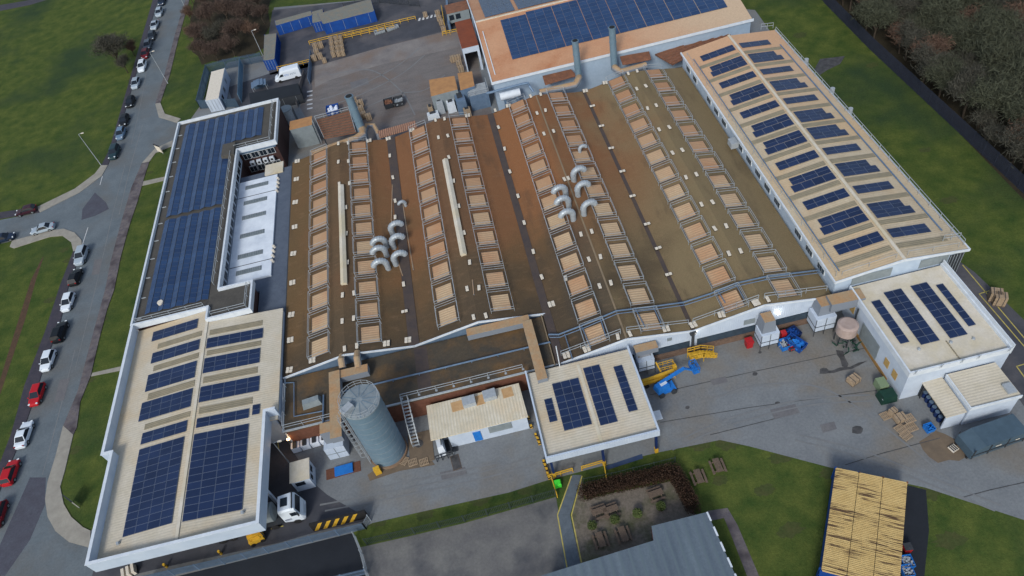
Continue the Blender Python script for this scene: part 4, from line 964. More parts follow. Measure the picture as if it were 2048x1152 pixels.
# ------------------------------------------------------------------ cars
def car_paint(n, r, g, b): return mat('car_paint_'+n, srgb(r,g,b), .3, None)
paints = {'white':car_paint('white',206,216,228),'silver':car_paint('silver',150,164,178),'grey':car_paint('grey',84,94,106),'black':car_paint('black',24,27,32),
          'red':car_paint('red',168,26,36),'darkred':car_paint('darkred',110,24,34),'blue':car_paint('blue',96,120,146),'maroon':car_paint('maroon',54,28,40),'navy':car_paint('navy',30,44,66),'teal':car_paint('teal',34,56,64),'charcoal':car_paint('charcoal',48,56,66)}
rim_m = mat('alloy_rim', srgb(140,146,152), .4, metal=.6); head_m = mat('headlamp_glass', srgb(214,222,230), .2); tail_m = mat('tail_lamp', srgb(140,20,24), .3)
def loft(mb, rings, mi=0):
    n = len(rings[0]); o = len(mb.v)
    for r in rings: mb.v += [tuple(q) for q in r]
    for i in range(len(rings)-1):
        for k in range(n): mb.f.append((o+i*n+k, o+(i+1)*n+k, o+(i+1)*n+(k+1)%n, o+i*n+(k+1)%n)); mb.m.append(mi)
    mb.f.append(tuple(o+k for k in range(n))); mb.m.append(mi); e = o+(len(rings)-1)*n; mb.f.append(tuple(e+k for k in range(n))[::-1]); mb.m.append(mi)
def make_car(kind, paint, loc, rz, label, group='cars parked along the road'):
    L, Wd, Hh = {'hatch':(4.05,1.76,1.46),'saloon':(4.5,1.8,1.43),'suv':(4.4,1.84,1.64)}[kind]
    root = thing('parked_car', (0,0,0), label, 'car', group)
    belt = .62*Hh; zb = .24
    st = [(-.5,.76,.62),(-.485,.86,.86),(-.42,.95,.97),(-.2,1.0,1.0),(.12,1.0,1.0),(.22,.99,.97),(.36,.96,.88),(.45,.88,.76),(.49,.76,.6),(.5,.68,.48)]
    rings = []
    for (fx, fw_, fh) in st:
        x = fx*L; hw = Wd/2*fw_; top = zb+(belt-zb)*fh
        half = [(hw*.86,zb),(hw,zb+.14),(hw,zb+(top-zb)*.6),(hw*.95,top-.04),(hw*.8,top)]
        rings.append([(x,y,z) for y, z in half]+[(x,-y,z) for y, z in half[::-1]])
    m = MB(); loft(m, rings)
    rb, rt, ft, fb_ = {'hatch':(-.47,-.37,.03,.24),'saloon':(-.34,-.19,.05,.23),'suv':(-.48,-.42,.04,.22)}[kind]
    z0, z1 = belt-.03, Hh
    b = [(rb*L,.80),(fb_*L,.80)]; hb = Wd/2*.9; ht = Wd/2*.70
    cab = [(rb*L,-hb,z0),(fb_*L,-hb,z0),(fb_*L,hb,z0),(rb*L,hb,z0),(rt*L,-ht,z1-.03),(ft*L,-ht,z1-.03),(ft*L,ht,z1-.03),(rt*L,ht,z1-.03),
           ((rt+.03)*L,-ht*.85,z1),((ft-.05)*L,-ht*.85,z1),((ft-.05)*L,ht*.85,z1),((rt+.03)*L,ht*.85,z1)]
    m.add(cab, [(0,1,5,4),(1,2,6,5),(2,3,7,6),(3,0,4,7),(4,5,9,8),(5,6,10,9),(6,7,11,10),(7,4,8,11),(8,9,10,11)])
    m.build('body', paint, root)
    c = [Vector(q) for q in cab]
    def pane(name, i, j, k, l, off, sh=.09):
        q = [c[i],c[j],c[k],c[l]]; ce = sum(q, Vector())/4; q = [p+(ce-p)*sh+Vector(off) for p in q]
        mm = MB(); mm.add(q, [(0,1,2,3)]); mm.build(name, glass_d, root)
    pane('windscreen',1,2,6,5,(.012,0,.008),.07); pane('rear_window',3,0,4,7,(-.012,0,.008),.12)
    for sgn in (-1,1):
        i = (0,1,5,4) if sgn < 0 else (2,3,7,6)
        pane('side_window',*i,(0,sgn*.012,0),.1)
    for sx in (-.31,.31):
        for sy in (-1,1):
            m = MB(); y = sy*(Wd/2-.1); m.tube([(sx*L,y-.11,.32),(sx*L,y+.11,.32)], .33, 14); w = m.build('wheel', black, root)
            m = MB(); m.tube([(sx*L,y+sy*.115,.32),(sx*L,y+sy*.12,.32)], .2, 12); m.build('rim', rim_m, w)
    for sy in (-1,1):
        m = MB(); m.obox((L*.462,sy*Wd*.34,belt*.72), .2, .3, .13, -sy*.35); m.build('headlight', head_m, root)
        m = MB(); m.obox((-L*.485,sy*Wd*.35,belt*.78), .1, .26, .16, sy*.2); m.build('tail_light', tail_m, root)
        m = MB(); m.obox((fb_*L*.72,sy*(Wd/2+.07),belt-.02), .12, .18, .12); m.build('mirror', paint, root)
    root.location = loc; root.rotation_euler = (0,0,rz)
    return root
d = at(95,720,.5)-at(284,133,.5); rzd = math.atan2(d.y, d.x)
G = 'cars parked along the road'
cars = [((323,2),'hatch','navy',0,'dark blue hatchback at the very top of the parked row'),
 ((318,24),'hatch','silver',0,'silver hatchback second from the top of the parked row'),((309,49),'saloon','silver',0,'silver-blue saloon third from the top of the parked row'),
 ((303,71),'hatch','charcoal',0,'dark grey hatchback fourth from the top of the parked row'),((295,89),'hatch','grey',0,'grey hatchback parked just above the dark red car'),
 ((290,107),'hatch','darkred',0,'dark red hatchback parked behind the upper white car'),((284,132),'suv','white',0,'white car behind the dark red one in the upper parked row'),
 ((271,166),'hatch','silver',0,'pale silver hatchback parked alone below the upper white car'),((260,203),'hatch','black',0,'black hatchback with gaps on both sides in the upper row'),
 ((248,240),'hatch','black',0,'black hatchback parked close behind the silver-blue car'),((241,266),'hatch','blue',0,'silver-blue hatchback second from the junction in the upper row'),
 ((228,304),'suv','teal',0,'dark teal car nearest the pale junction kerb in the upper row'),
 ((162,511),'suv','silver',0,'pale silver sports utility car just below the junction'),((150,553),'hatch','black',math.pi,'black hatchback directly below the pale silver car'),
 ((135,603),'hatch','white',0,'white hatchback between the black hatchback and the black boxy car'),((119,663),'suv','black',math.pi,'black boxy car between two white hatchbacks in the lower row'),
 ((95,720),'hatch','white',0,'white hatchback directly above the red hatchback'),((73,788),'hatch','red',0,'red hatchback between two white cars in the lower row'),
 ((47,868),'saloon','white',math.pi,'white saloon between the two red cars'),((20,944),'hatch','red',math.pi,'red hatchback at the bottom of the parked row')]
for (q, kind, pn, fl_, lab) in cars:
    p = at(*q, .7); make_car(kind, paints[pn], (p.x,p.y,.012), rzd+fl_+random.uniform(-.03,.03), lab)
d2 = at(100,460)-at(0,488); r2 = math.atan2(d2.y, d2.x)
p = at(52,421,.6); make_car('hatch', paints['maroon'], (p.x,p.y,.012), r2+math.pi, 'dark maroon hatchback parked on the grass side of the side road')
p = at(85,457,.6); make_car('saloon', paints['silver'], (p.x,p.y,.012), r2+math.pi, 'silver car parked by the pale kerb of the side road')
p = at(8,476,.6); make_car('hatch', paints['navy'], (p.x,p.y,.012), r2, 'dark blue car cut by the left edge on the side road')
p = at(-4,1030,.6); make_car('hatch', paints['darkred'], (p.x,p.y,.012), rzd, 'dark red car barely showing at the lower left edge')
# van
def text_obj(txt, size, m, parent, loc, rot, name='lettering'):
    cu = bpy.data.curves.new(name, 'FONT'); cu.body = txt; cu.size = size; cu.extrude = .004; cu.align_x = 'CENTER'
    tmp = bpy.data.objects.new(name, cu); C.objects.link(tmp)
    dg = bpy.context.evaluated_depsgraph_get(); me = bpy.data.meshes.new_from_object(tmp.evaluated_get(dg))
    bpy.data.objects.remove(tmp); o = bpy.data.objects.new(name, me); C.objects.link(o); me.materials.clear(); me.materials.append(m)
    o.location = loc; o.rotation_euler = rot; o.parent = parent
    return o
a, b = at(556,168), at(601,156); vrz = math.atan2(b.y-a.y, b.x-a.x)+math.pi
van = thing('delivery_van', (0,0,0), 'white high-roofed delivery van with blue lettering parked by yellow rails', 'van')
m = MB(); rings = []
for (x, hw, z0, z1, zs) in ((-2.95,.98,.4,2.6,2.2),(-2.9,1.02,.35,2.68,2.3),(.7,1.02,.35,2.68,2.3),(1.35,1.0,.35,2.45,1.9),(2.1,.98,.35,1.35,1.2),(2.75,.92,.38,1.15,1.0),(2.95,.8,.45,.9,.8)):
    half = [(hw*.9,z0),(hw,z0+.1),(hw,zs*.98),(hw*.88,z1-.03),(hw*.6,z1)]
    rings.append([(x,y,z) for y, z in half]+[(x,-y,z) for y, z in half[::-1]])
loft(m, rings); m.build('body', paints['white'], van)
m = MB(); m.add([(1.42,-.78,2.28),(1.42,.78,2.28),(2.08,.86,1.4),(2.08,-.86,1.4)], [(0,3,2,1)]); 
m.v = [(x+.03,y,z+.04) for x,y,z in m.v]; m.build('windscreen', glass_d, van)
for sy in (-1,1):
    m = MB(); m.add([(.75,sy*1.03,1.4),(1.85,sy*1.005,1.3),(1.35,sy*1.01,1.9),(.8,sy*1.03,1.95)], [(0,1,2,3)]); m.build('side_window', glass_d, van)
    for x in (-1.8,1.9):
        m = MB(); m.tube([(x,sy*.84,.36),(x,sy*1.04,.36)], .37, 14); m.build('wheel', black, van)
    m = MB(); m.obox((2.72,sy*.7,.8), .25, .3, .2, 0); m.build('headlight', head_m, van)
    for wn_, (x0_, n_, mm_) in enumerate(((-.35,4,blue_p),(-1.95,5,galv_b))):
        m = MB()
        for k in range(n_): xx = x0_+k*.27; m.box(xx,xx+.07,sy*1.032-.006,sy*1.032+.006,1.35,1.72); m.box(xx+.07,xx+.2,sy*1.032-.006,sy*1.032+.006,1.35+.3*(k%2),1.42+.3*(k%2))
        m.build('lettering', mm_, van)
p = (at(556,168)+at(601,156))/2; van.location = (p.x,p.y+1.0,.012); van.rotation_euler = (0,0,vrz)
# lorry under the canopy
lo = thing('lorry', (0,0,0), 'white articulated lorry cab pulling a grey tank out from under the loading canopy', 'lorry')
m = MB(); rings = []
for (x, hw, z0, z1) in ((-1.1,1.2,.9,3.6),(.4,1.24,.5,3.75),(.9,1.24,.45,3.6),(1.15,1.22,.45,2.2),(1.35,1.1,.5,1.5)):
    rings.append([(x,hw*.95,z0),(x,hw,z0+.15),(x,hw,z1-.25),(x,hw*.85,z1),(x,-hw*.85,z1),(x,-hw,z1-.25),(x,-hw,z0+.15),(x,-hw*.95,z0)])
loft(m, rings); m.build('cab', paints['white'], lo)
m = MB(); m.add([(1.19,-1.08,2.2),(1.19,1.08,2.2),(.97,1.0,3.3),(.97,-1.0,3.3)], [(0,1,2,3)]); m.build('windscreen', glass_d, lo)
m = MB(); m.box(-.7,.15,-.55,.55,3.72,3.8); m.build('roof_hatch', glass_d, lo)
m = MB(); m.bar((.75,-1.1,3.85),(.75,1.1,3.85), .1, .22); m.build('sun_visor', dark, lo)
for sy in (-1,1):
    m = MB(); m.add([(.1,sy*1.262,2.1),(.95,sy*1.25,2.1),(.85,sy*1.25,2.95),(.1,sy*1.262,2.95)], [(0,1,2,3)]); m.build('side_window', glass_d, lo)
    m = MB(); m.box(1.0,1.15,sy*1.45-.09,sy*1.45+.09,2.2,3.0); m.bar((.9,sy*1.2,2.9),(1.05,sy*1.45,2.9), .06); m.build('mirror', dark, lo)
    m = MB(); m.box(-.95,-.1,sy*1.245-.005,sy*1.245+.005,1.5,1.62); m.box(-.95,-.1,sy*1.245-.005,sy*1.245+.005,1.3,1.36); m.build('stripe', navy, lo)
    m = MB(); m.obox((1.38,sy*.85,.85), .12, .4, .22); m.build('headlight', head_m, lo)
    for x in (.3,-2.6,-8,-9.3):
        m = MB(); m.tube([(x,sy*.95,.5),(x,sy*1.25,.5)], .5, 16); m.build('wheel', black, lo)
m = MB(); m.box(-10.5,-1.0,-.45,.45,.7,1.0); m.box(-3.6,-1.3,-1.2,1.2,.95,1.05); m.build('chassis', dark, lo)
m = MB(); m.tube([(-10.5,0,2.3),(-10.3,0,2.3),(-2.2,0,2.3),(-2.0,0,2.3)], [.9,1.2,1.2,.85], 20); m.build('tank', grey_pan, lo)
p = at(583,1012,2.4); lo.location = (p.x-.2,p.y,.012)
lo.rotation_euler = (0,0,math.radians(1.5))
# blue boom lift
bl = thing('boom_lift', (0,0,0), 'bright blue boom lift with folded arm and basket in the south yard', 'boom lift')
m = MB(); m.box(-1.2,1.2,-.7,.7,.35,.75); m.build('chassis', blue_p, bl)
m = MB(); m.obox((-.5,0,.75), 1.9, 1.3, .9, .2, 0, .85, .8); m.build('turret', blue_p, bl)
m = MB(); m.obox((-.3,.1,1.65), .9, .5, .25, .2); m.build('hose_cover', trim_w, bl)
for sx_ in (-.85,.85):
    for sy in (-1,1):
        m = MB(); m.tube([(sx_,sy*.65,.4),(sx_,sy*.95,.4)], .4, 14); m.build('wheel', dark, bl)
m = MB(); m.bar((-.9,.2,1.7),(3.0,.8,2.3), .35, .35); m.bar((2.9,.8,2.3),(4.1,.9,1.2), .25, .25); m.build('boom', blue_p, bl)
m = MB(); guard(m, [(4.1,.2,1.0),(4.9,.2,1.0),(4.9,1.7,1.0),(4.1,1.7,1.0),(4.1,.2,1.0)], 1.1, .035, .8); m.box(4.1,4.9,.2,1.7,.95,1.0); m.build('basket', blue_p, bl)
p = at(1331,781); bl.location = (p.x,p.y,.012); bl.rotation_euler = (0,0,.12)
# yellow platforms
yp = thing('access_platform', (0,0,0), 'yellow lifting platform trailer with long yellow arm behind the blue boom lift', 'platform')
m = MB(); m.box(-2.3,2.0,-.5,.5,.7,1.1); m.bar((-2.2,0,1.1),(3.0,.3,1.5), .4, .4); m.build('arm', yellow, yp)
m = MB(); guard(m, [(-2.2,-.6,.5),(2.9,-.6,.5)], 1.0, .03, 1); guard(m, [(1.0,.9,.9),(3.4,.9,.9),(3.4,1.9,.9),(1.0,1.9,.9)], 1.1, .035, .8); m.build('railing', yellow, yp)
m = MB(); m.bar((1.1,.8,1.2),(.8,2.3,1.9), .2, .2); m.box(3.0,3.6,.5,1.1,1.0,1.9); m.build('control_post', yellow, yp)
for sx_ in (-1.6,1.4):
    m = MB(); m.tube([(sx_,-.7,.35),(sx_,.7,.35)], .35, 12); m.build('axle_wheel', black, yp)
p = at(1320,765); yp.scale = (.85,.85,.85); yp.location = (p.x-.5,p.y+.2,.012); yp.rotation_euler = (0,0,.03)
ys = thing('yellow_steps', (0,0,0), 'yellow access steps with handrails by the white factory wall', 'steps')
m = MB()
for k in range(4): m.box(.2+k*.45,.65+k*.45,-.6,.6,.75-k*.22,.82-k*.22)
m.box(-1.6,.2,-.6,.6,.9,1.0); m.build('tread', yellow, ys)
m = MB()
for sy in (-.6,.6): guard(m, [(-1.6,sy,1.0),(.2,sy,1.0)], 1.0, .04, .9); guard(m, [(.2,sy,1.0),(2.0,sy,.1)], 1.0, .04, .9)
for x in (-1.6,.2):
    for sy in (-.6,.6): m.bar((x,sy,0),(x,sy,1.0), .08)
m.build('handrail', yellow, ys)
p = at(1405,718); ys.location = (p.x-.2,p.y+.2,.012)
# ------------------------------------------------------------------ containers
def container(tl, tr, br, bl_, z, label, m=blue_c, top=ctop, group=None, name='shipping_container', cat='container', zb=0.0):
    P = [at(*q, z) for q in (tl, tr, br, bl_)]; c = sum(P, Vector())/4
    root = thing(name, (c.x,c.y,zb), label, cat, group)
    mb = MB(); poly = [tuple(p[:2]) for p in P]; mb.prism(poly, zb+.12, z-.02); mb.build('body', m, root)
    mb = MB(); mb.prism([(c.x+(p[0]-c.x)*1.005, c.y+(p[1]-c.y)*1.005) for p in poly], z-.02, z+.05); mb.build('roof', top, root)
    mb = MB()
    for p in poly: mb.bar((p[0],p[1],zb),(p[0],p[1],z+.07), .17, .17)
    for i in range(4):
        a = Vector((*poly[i],0)); b = Vector((*poly[(i+1)%4],0)); mb.bar(a+Vector((0,0,zb+.1)), b+Vector((0,0,zb+.1)), .13, .13)
    mb.build('corner_frame', m, root)
    mb = MB(); a, b = Vector((*poly[3],0)), Vector((*poly[2],0)); n_ = (a-Vector((*poly[0],0))).normalized()
    for t in (.12,.38,.62,.88):
        q = a.lerp(b, t)+n_*.06; mb.bar((q.x,q.y,zb+.2),(q.x,q.y,z-.15), .05)
    mb.build('locking_bar', galv, root)
    mb = MB(); e1 = Vector((*poly[1],0))-Vector((*poly[2],0)); L = e1.length
    for side in ((0,3),(1,2)):
        a, b = Vector((*poly[side[0]],0)), Vector((*poly[side[1]],0)); nrm = (a-c); nrm.z = 0
        k = int((a-b).length/.55)
        out = ((a+b)/2-c); out.z = 0; out.normalize()
        for i in range(1, k): q = a.lerp(b, i/k)+out*.02; mb.bar((q.x,q.y,zb+.2),(q.x,q.y,z-.1), .2, .07)
    mb.build('side_corrugation', m, root)
    return root
container((550,42),(622,22),(624,30),(552,51), 2.6, 'long blue shipping container at the top left of the yard')
container((636,28),(741,-2),(748,22),(646,48), 2.7, 'widest blue shipping container, rusty grey top, behind the yellow rails')
container((624,24),(645,18),(647,41),(625,46), 2.5, 'short blue container with tan roof between the two long blue ones')
container((529,70),(553,67),(549,118),(527,121), 2.6, 'blue shipping container standing end-on beside the white van')
oc = container((423,144),(449,137),(437,196),(411,201), 3.0, 'white portable office with cream roof inside the steel fence compound', m=white_m, top=slab_m, name='portable_office', cat='portable office')
P = [at(448,139,3), at(438,195,3)]
for t in (.25,.55,.82):
    q = P[0].lerp(P[1], t); m = MB(); m.bar((q.x+.06,q.y+.55,1.7),(q.x+.06,q.y-.55,1.7), .04, 1.0); m.build('window', glass_d, oc)
def streak(m_, w_):
    nt = m_.node_tree; N = nt.nodes; L = nt.links; p = N['Principled BSDF']; src = p.inputs['Base Color'].links[0].from_socket
    g = N.new('ShaderNodeNewGeometry'); f = []
    for (sc, st, lo, hi) in ((1.0,(.28,5.5,1),.5,.58),(.35,(.8,1.2,1),.42,.52)):
        rt = N.new('ShaderNodeMapping'); rt.inputs['Rotation'].default_value = (0,0,-math.atan2(w_.y,w_.x)); L.new(g.outputs['Position'], rt.inputs[0])
        mp = N.new('ShaderNodeMapping'); mp.inputs['Scale'].default_value = st; L.new(rt.outputs[0], mp.inputs[0])
        n = N.new('ShaderNodeTexNoise'); n.inputs['Scale'].default_value = sc; n.inputs['Detail'].default_value = 8; L.new(mp.outputs[0], n.inputs[0])
        q = N.new('ShaderNodeMapRange'); q.inputs[1].default_value = lo; q.inputs[2].default_value = hi; L.new(n.outputs[0], q.inputs[0]); f.append(q.outputs[0])
    mu = N.new('ShaderNodeMath'); mu.operation = 'MULTIPLY'; L.new(f[0], mu.inputs[0]); L.new(f[1], mu.inputs[1])
    x = N.new('ShaderNodeMix'); x.data_type = 'RGBA'; L.new(mu.outputs[0], x.inputs[0]); L.new(src, x.inputs[6]); x.inputs[7].default_value = srgb(92,72,54); L.new(x.outputs[2], p.inputs['Base Color'])
gn = 'yellow-roofed blue containers side by side'
P0, P1, P2, P3 = (1671,935),(1815,965),(1802,1200),(1632,1180)
P3 = (1643,1133)
A0, A1_, B0 = at(*P0,2.65), at(*P1,2.65), at(*P3,2.65)
dv = (B0-A0).normalized()*12.2; wv = (A1_-A0); streak(yel_roof, wv); lab3 = ['leftmost of the three yellow-roofed containers, with dark streaks','middle of the three yellow-roofed containers, most heavily streaked','rightmost of the three yellow-roofed containers, cleanest roof']
for k in range(3):
    a = A0+wv*(k/3+.004); b = A0+wv*((k+1)/3-.004); P = [a, b, b+dv, a+dv]; c = sum(P, Vector())/4
    r = thing('storage_container', (c.x,c.y,0), lab3[k], 'container', gn)
    poly = [tuple(p[:2]) for p in P]
    mb = MB(); mb.prism(poly, .1, 2.6); mb.build('body', blue_c, r)
    mb = MB(); L = dv.length; dn = dv.normalized(); n_ = 62
    for i in range(n_):
        t0 = L*i/n_; p0_, p1_ = a+dn*(t0+L/n_*.5), b+dn*(t0+L/n_*.5); mb.bar(p0_+Vector((0,0,.02)), p1_+Vector((0,0,.02)), L/n_*.72, .1)
    mb.prism(poly, 2.6, 2.64); rf_ = mb.build('roof', yel_roof, r)
    mb = MB()
    for p in P: mb.bar((p.x,p.y,0),(p.x,p.y,2.72), .18)
    mb.build('corner_post', rust_m if k else blue_c, r)
q = B0+dn*2.6; c = q+wv*.17
container((1640,1137),(1694,1150),(1690,1290),(1622,1280), 2.55, 'blue container with blue roof cut off by the bottom edge', top=blue_c)
# grey compactor container bottom right
cc = thing('covered_skip', (0,0,0), 'large dark blue-grey enclosed waste compactor with sloping end at the right', 'compactor')
m = MB(); prof = [(-3.4,.3),(3.3,.3),(3.3,2.3),(-1.9,2.3),(-3.4,1.7)]
m.add([(x,-1.25,z) for x, z in prof]+[(x,1.25,z) for x, z in prof], [(0,1,2,3,4),(9,8,7,6,5)]+[(i,5+i,5+(i+1)%5,(i+1)%5) for i in range(5)]); m.build('body', mat('slate_paint', srgb(72,92,108), .6, srgb(60,78,92), 1, .5, fine=.15), cc)
m = MB()
for x in (-3.2,-1.2,1.0,3.2): m.bar((x,-1.29,.3),(x,-1.29,2.2), .12, .08); m.bar((x,1.29,.3),(x,1.29,2.2), .12, .08)
m.bar((-3.4,-1.3,1.0),(3.3,-1.3,1.0), .08, .12); m.build('rib', dark, cc)
m = MB(); m.box(-3.5,3.4,-1.0,-.8,0,.3); m.box(-3.5,3.4,.8,1.0,0,.3); m.build('skid', black, cc)
m = MB(); m.box(-.6,.1,-1.33,-1.3,1.5,1.62); m.box(1.9,2.4,-1.33,-1.3,1.4,1.52); m.build('marker_plate', slab_m, cc)
p = at(1982,872,1.4); cc.location = (p.x+.1,p.y,.012); cc.rotation_euler = (0,0,.09)
# ------------------------------------------------------------------ fences
def fence(pts, h, m, label, pale=.16, pw=.07, solid=False, post=3.0, name='palisade_fence', cat='fence', w=(0,0)):
    W_ = [at(*q) if not isinstance(q, Vector) else q for q in pts]; c = W_[0]
    root = thing(name, (c.x,c.y,0), label, cat)
    mb = MB(); rl = MB(); k = 0
    for a, b in zip(W_[:-1], W_[1:]):
        L = (b-a).length; n = max(1, int(L/pale)); d_ = (b-a).normalized(); ang = math.atan2(d_.y,d_.x)
        if solid: mb.bar(a+Vector((0,0,h/2)), b+Vector((0,0,h/2)), .06, h)
        else:
            for i in range(n): 
                q = a.lerp(b, (i+.5)/n); mb.obox((q.x,q.y,.08), pw, .03, h-.08, ang)
        for z in (h*.2,h*.85): rl.bar(a+Vector((-d_.y,d_.x,0))*.05+Vector((0,0,z)), b+Vector((-d_.y,d_.x,0))*.05+Vector((0,0,z)), .06)
        ns = max(1, round(L/post))
        for i in range(0 if a is W_[0] else 1, ns+1):
            q = a.lerp(b, i/ns)
            if k < 60: p_ = MB(); p_.bar((q.x,q.y,0),(q.x,q.y,h+.05), .11); p_.build('post', m, root); k += 1
    mb.build('panel' if solid else 'pales', m, root); rl.build('rail', m, root)
    return root
darkfence = mat('dark_fence', srgb(38,43,58), .7, srgb(50,55,70), 1, .5)
fence([(1612,-40),(1650,8),(1740,100),(1900,250),(2060,400),(2200,530)], 2.6, darkfence, 'long dark palisade fence between the right lawn and the wood', .14, .09)
fence([(735,1090),(830,1068),(930,1044),(1112,992)], 1.8, greenfence, 'dark green palisade fence along the grass strip above the old car park', .2, .06)
fence([(300,1162),(450,1128),(625,1084),(733,1058)], 1.7, galv_b, 'grey mesh fence along the dark yard at the bottom left', .11, .05)
fence([(733,1058),(742,1042)], 1.7, galv, 'short light fence return beside the striped barrier', .13, .05)
fence([(712,1075),(726,1110),(745,1180)], 1.6, galv, 'galvanised fence between dark yard and old car park', .16, .05)
fence([(735,1148),(640,1170),(560,1190)], 1.5, galv_b, 'grey mesh fence at the very bottom of the dark yard', .13, .05)
blf = mat('steel_blue_fence', srgb(70,92,114), .6, srgb(56,76,96), 1, .5)
fence([(402,218),(420,148),(455,138),(527,124)], 2.5, blf, 'steel blue palisade fence around the portable office compound', .16, .08)
fence([(402,218),(478,214)], 2.2, blf, 'steel blue fence panel in front of the portable office', .16, .1)
fence([(487,134),(484,206)], 2.4, mat('pale_blue_fence', srgb(104,136,160), .6, srgb(86,116,140), 1, .5), 'pale blue steel fence dividing the compound from the grass plot', .13, .1)
fence([(625,112),(620,168)], 1.6, galv_b, 'pale blue hoarding beside the zebra marking in the yard', solid=True, name='hoarding', cat='hoarding')
fence([(610,150),(598,190),(596,215)], 1.2, conc_m, 'low concrete wall curving beside the zebra marking', solid=True, name='low_wall', cat='wall')
fence([(840,14),(760,6),(690,20)], 1.8, dark, 'dark fence at the back of the yard behind the blue containers', .2, .05)
# yellow rails
def yrail(pts, label, h=1.0):
    W_ = [at(*q) for q in pts]; r = thing('safety_barrier', tuple(W_[0]), label, 'barrier', 'yellow safety barriers')
    m = MB(); guard(m, W_, h, .05, 2.0, rails=(1.0,.55)); m.build('rail', yellow, r); return r
yrail([(620,90),(660,80),(740,62),(832,40)], 'long yellow safety rail across the top of the yard')
yrail([(556,142),(590,134),(624,126)], 'short yellow safety rail beside the white van')
yrail([(688,80),(740,68),(790,58)], 'second yellow rail running beside the grey steel frames')
yrail([(884,18),(893,70)], 'yellow rail in front of the blue screen panel')
yrail([(886,72),(915,66)], 'yellow rail at the corner of the rust-roofed portal')
yrail([(1098,958),(1146,944)], 'yellow rail under the entrance canopy beside the path')
yrail([(1164,941),(1208,928)], 'yellow rail right of the path under the entrance canopy')
yrail([(1208,928),(1214,966)], 'yellow rail running towards the brown hedge')
yrail([(1104,960),(1115,995)], 'yellow rail ending beside the green bin')
# hazard striped barrier wall
hb_ = thing('hazard_barrier', tuple(at(628,1064)), 'long concrete barrier with yellow and black diagonal stripes', 'barrier')
a, b = at(628,1063), at(738,1036); d_ = (b-a).normalized(); n_ = Vector((-d_.y,d_.x,0)); L = (b-a).length
m = MB(); m.bar(a+Vector((0,0,.9))+n_*.15, b+Vector((0,0,.9))+n_*.15, .3, 1.8); m.build('wall', black, hb_)
for k in range(5):
    per = (L-1.9)/4.6; q = a+d_*(.1+per*k)-n_*.006; lean = per*.95; w_ = per*.46
    m = MB(); m.add([q+Vector((0,0,.08)), q+d_*w_+Vector((0,0,.08)), q+d_*(w_+lean)+Vector((0,0,1.76)), q+d_*lean+Vector((0,0,1.76))], [(0,1,2,3)]); m.build('stripe', yellow, hb_)
# striped kerb blocks at the left edge of the entrance canopy
kb0 = thing('kerb_block', (0,0,0), 'yellow and black kerb block at the canopy edge', 'kerb block', 'yellow and black blocks along the canopy edge')
m = MB(); m.obox((0,0,0), .34, .3, .6, 0, 0, .8, .8); m.build('block', yellow, kb0)
m = MB(); m.obox((0,0,.2), .36, .32, .25, 0, 0, .97, .97); m.build('band', black, kb0)
ku = []
for (x, y) in ((1058,838),(1063,855),(1072,872),(1076,880),(1079,888),(1088,925),(1091,933),(1094,941),(1096,950),(1099,957)):
    p = at(x, y); place(kb0, ku, (p.x,p.y,.01), .1, 'yellow and black kerb block standing along the left edge of the entrance canopy')
# ------------------------------------------------------------------ lamp posts
def lamp(base, top, label, on=False):
    b = at(*base); h = 8.0 if top is None else top; r = thing('street_lamp', tuple(b), label, 'street lamp', 'street lamps')
    m = MB(); m.tube([(b.x,b.y,0),(b.x,b.y,h*.15),(b.x,b.y,h)], [.11,.08,.05], 10); m.build('pole', galv, r)
    m = MB(); m.bar((b.x,b.y,h),(b.x+.7,b.y,h+.12), .07); m.build('arm', galv, r)
    m = MB(); m.obox((b.x+.85,b.y,h+.02), .55, .22, .13); m.build('lantern', lamp_on if on else slab_m, r)
    return r
lamp((202,330), 7.9, 'tall street lamp on the lawn at the junction kerb')
lamp((336,167), 8.2, 'tall street lamp on the right verge of the upper road')
lamp((526,112), 6.5, 'lamp post between the bare trees and the blue container')
lamp((578,925), 5.2, 'lamp post beside the small portable cabin')
lamp((372,18), 8.0, 'street lamp at the top of the road beside the bare trees')
# lit wall lamps (give light in the photograph)
def wall_lamp(x, y, z, col, e, m, label, dy=-.45):
    p = at(x, y, z); r = thing('wall_lamp', tuple(p), label, 'lamp'); mb = MB(); mb.obox(p, .35, .2, .18); mb.build('lantern', m, r)
    l = bpy.data.lights.new('lamp_glow', 'POINT'); l.energy = e; l.color = col; l.shadow_soft_size = .15
    o = bpy.data.objects.new('lamp_glow', l); C.objects.link(o); o.location = (0,dy,-.2); o.parent = r
wall_lamp(1391,662,4.3,(1,.95,.85),14,lamp_on,'lit white floodlight above the downpipe on the white factory wall')
wall_lamp(1557,628,4.0,(1,.92,.8),14,lamp_on,'lit floodlight on the white wall between the two silencers')
wall_lamp(577,879,2.6,(1,.62,.3),14,lamp_or,'lit orange lamp on the brick annexe wall')
# ------------------------------------------------------------------ signs
def sign(q, label, w, h, z, ang, words=None):
    p = at(*q); r = thing('notice_board', tuple(p), label, 'sign')
    m = MB(); m.obox((p.x,p.y,z), w, .08, h, ang); m.build('panel', slab_m, r)
    m = MB(); m.obox((p.x,p.y,z+h), w*1.02, .12, .35, ang); m.build('header', dark, r)
    m = MB()
    for s_ in (-.42,.42): m.bar((p.x+math.cos(ang)*w*s_,p.y+math.sin(ang)*w*s_,0),(p.x+math.cos(ang)*w*s_,p.y+math.sin(ang)*w*s_,z+h), .09)
    m.build('leg', galv, r)
sign((152,1010), 'white notice board with dark header on the lower left lawn', 1.9, 1.5, .3, -.75)
sign((322,306), 'white notice board with dark header by the works side entrance', 1.9, 1.5, .3, -.75)
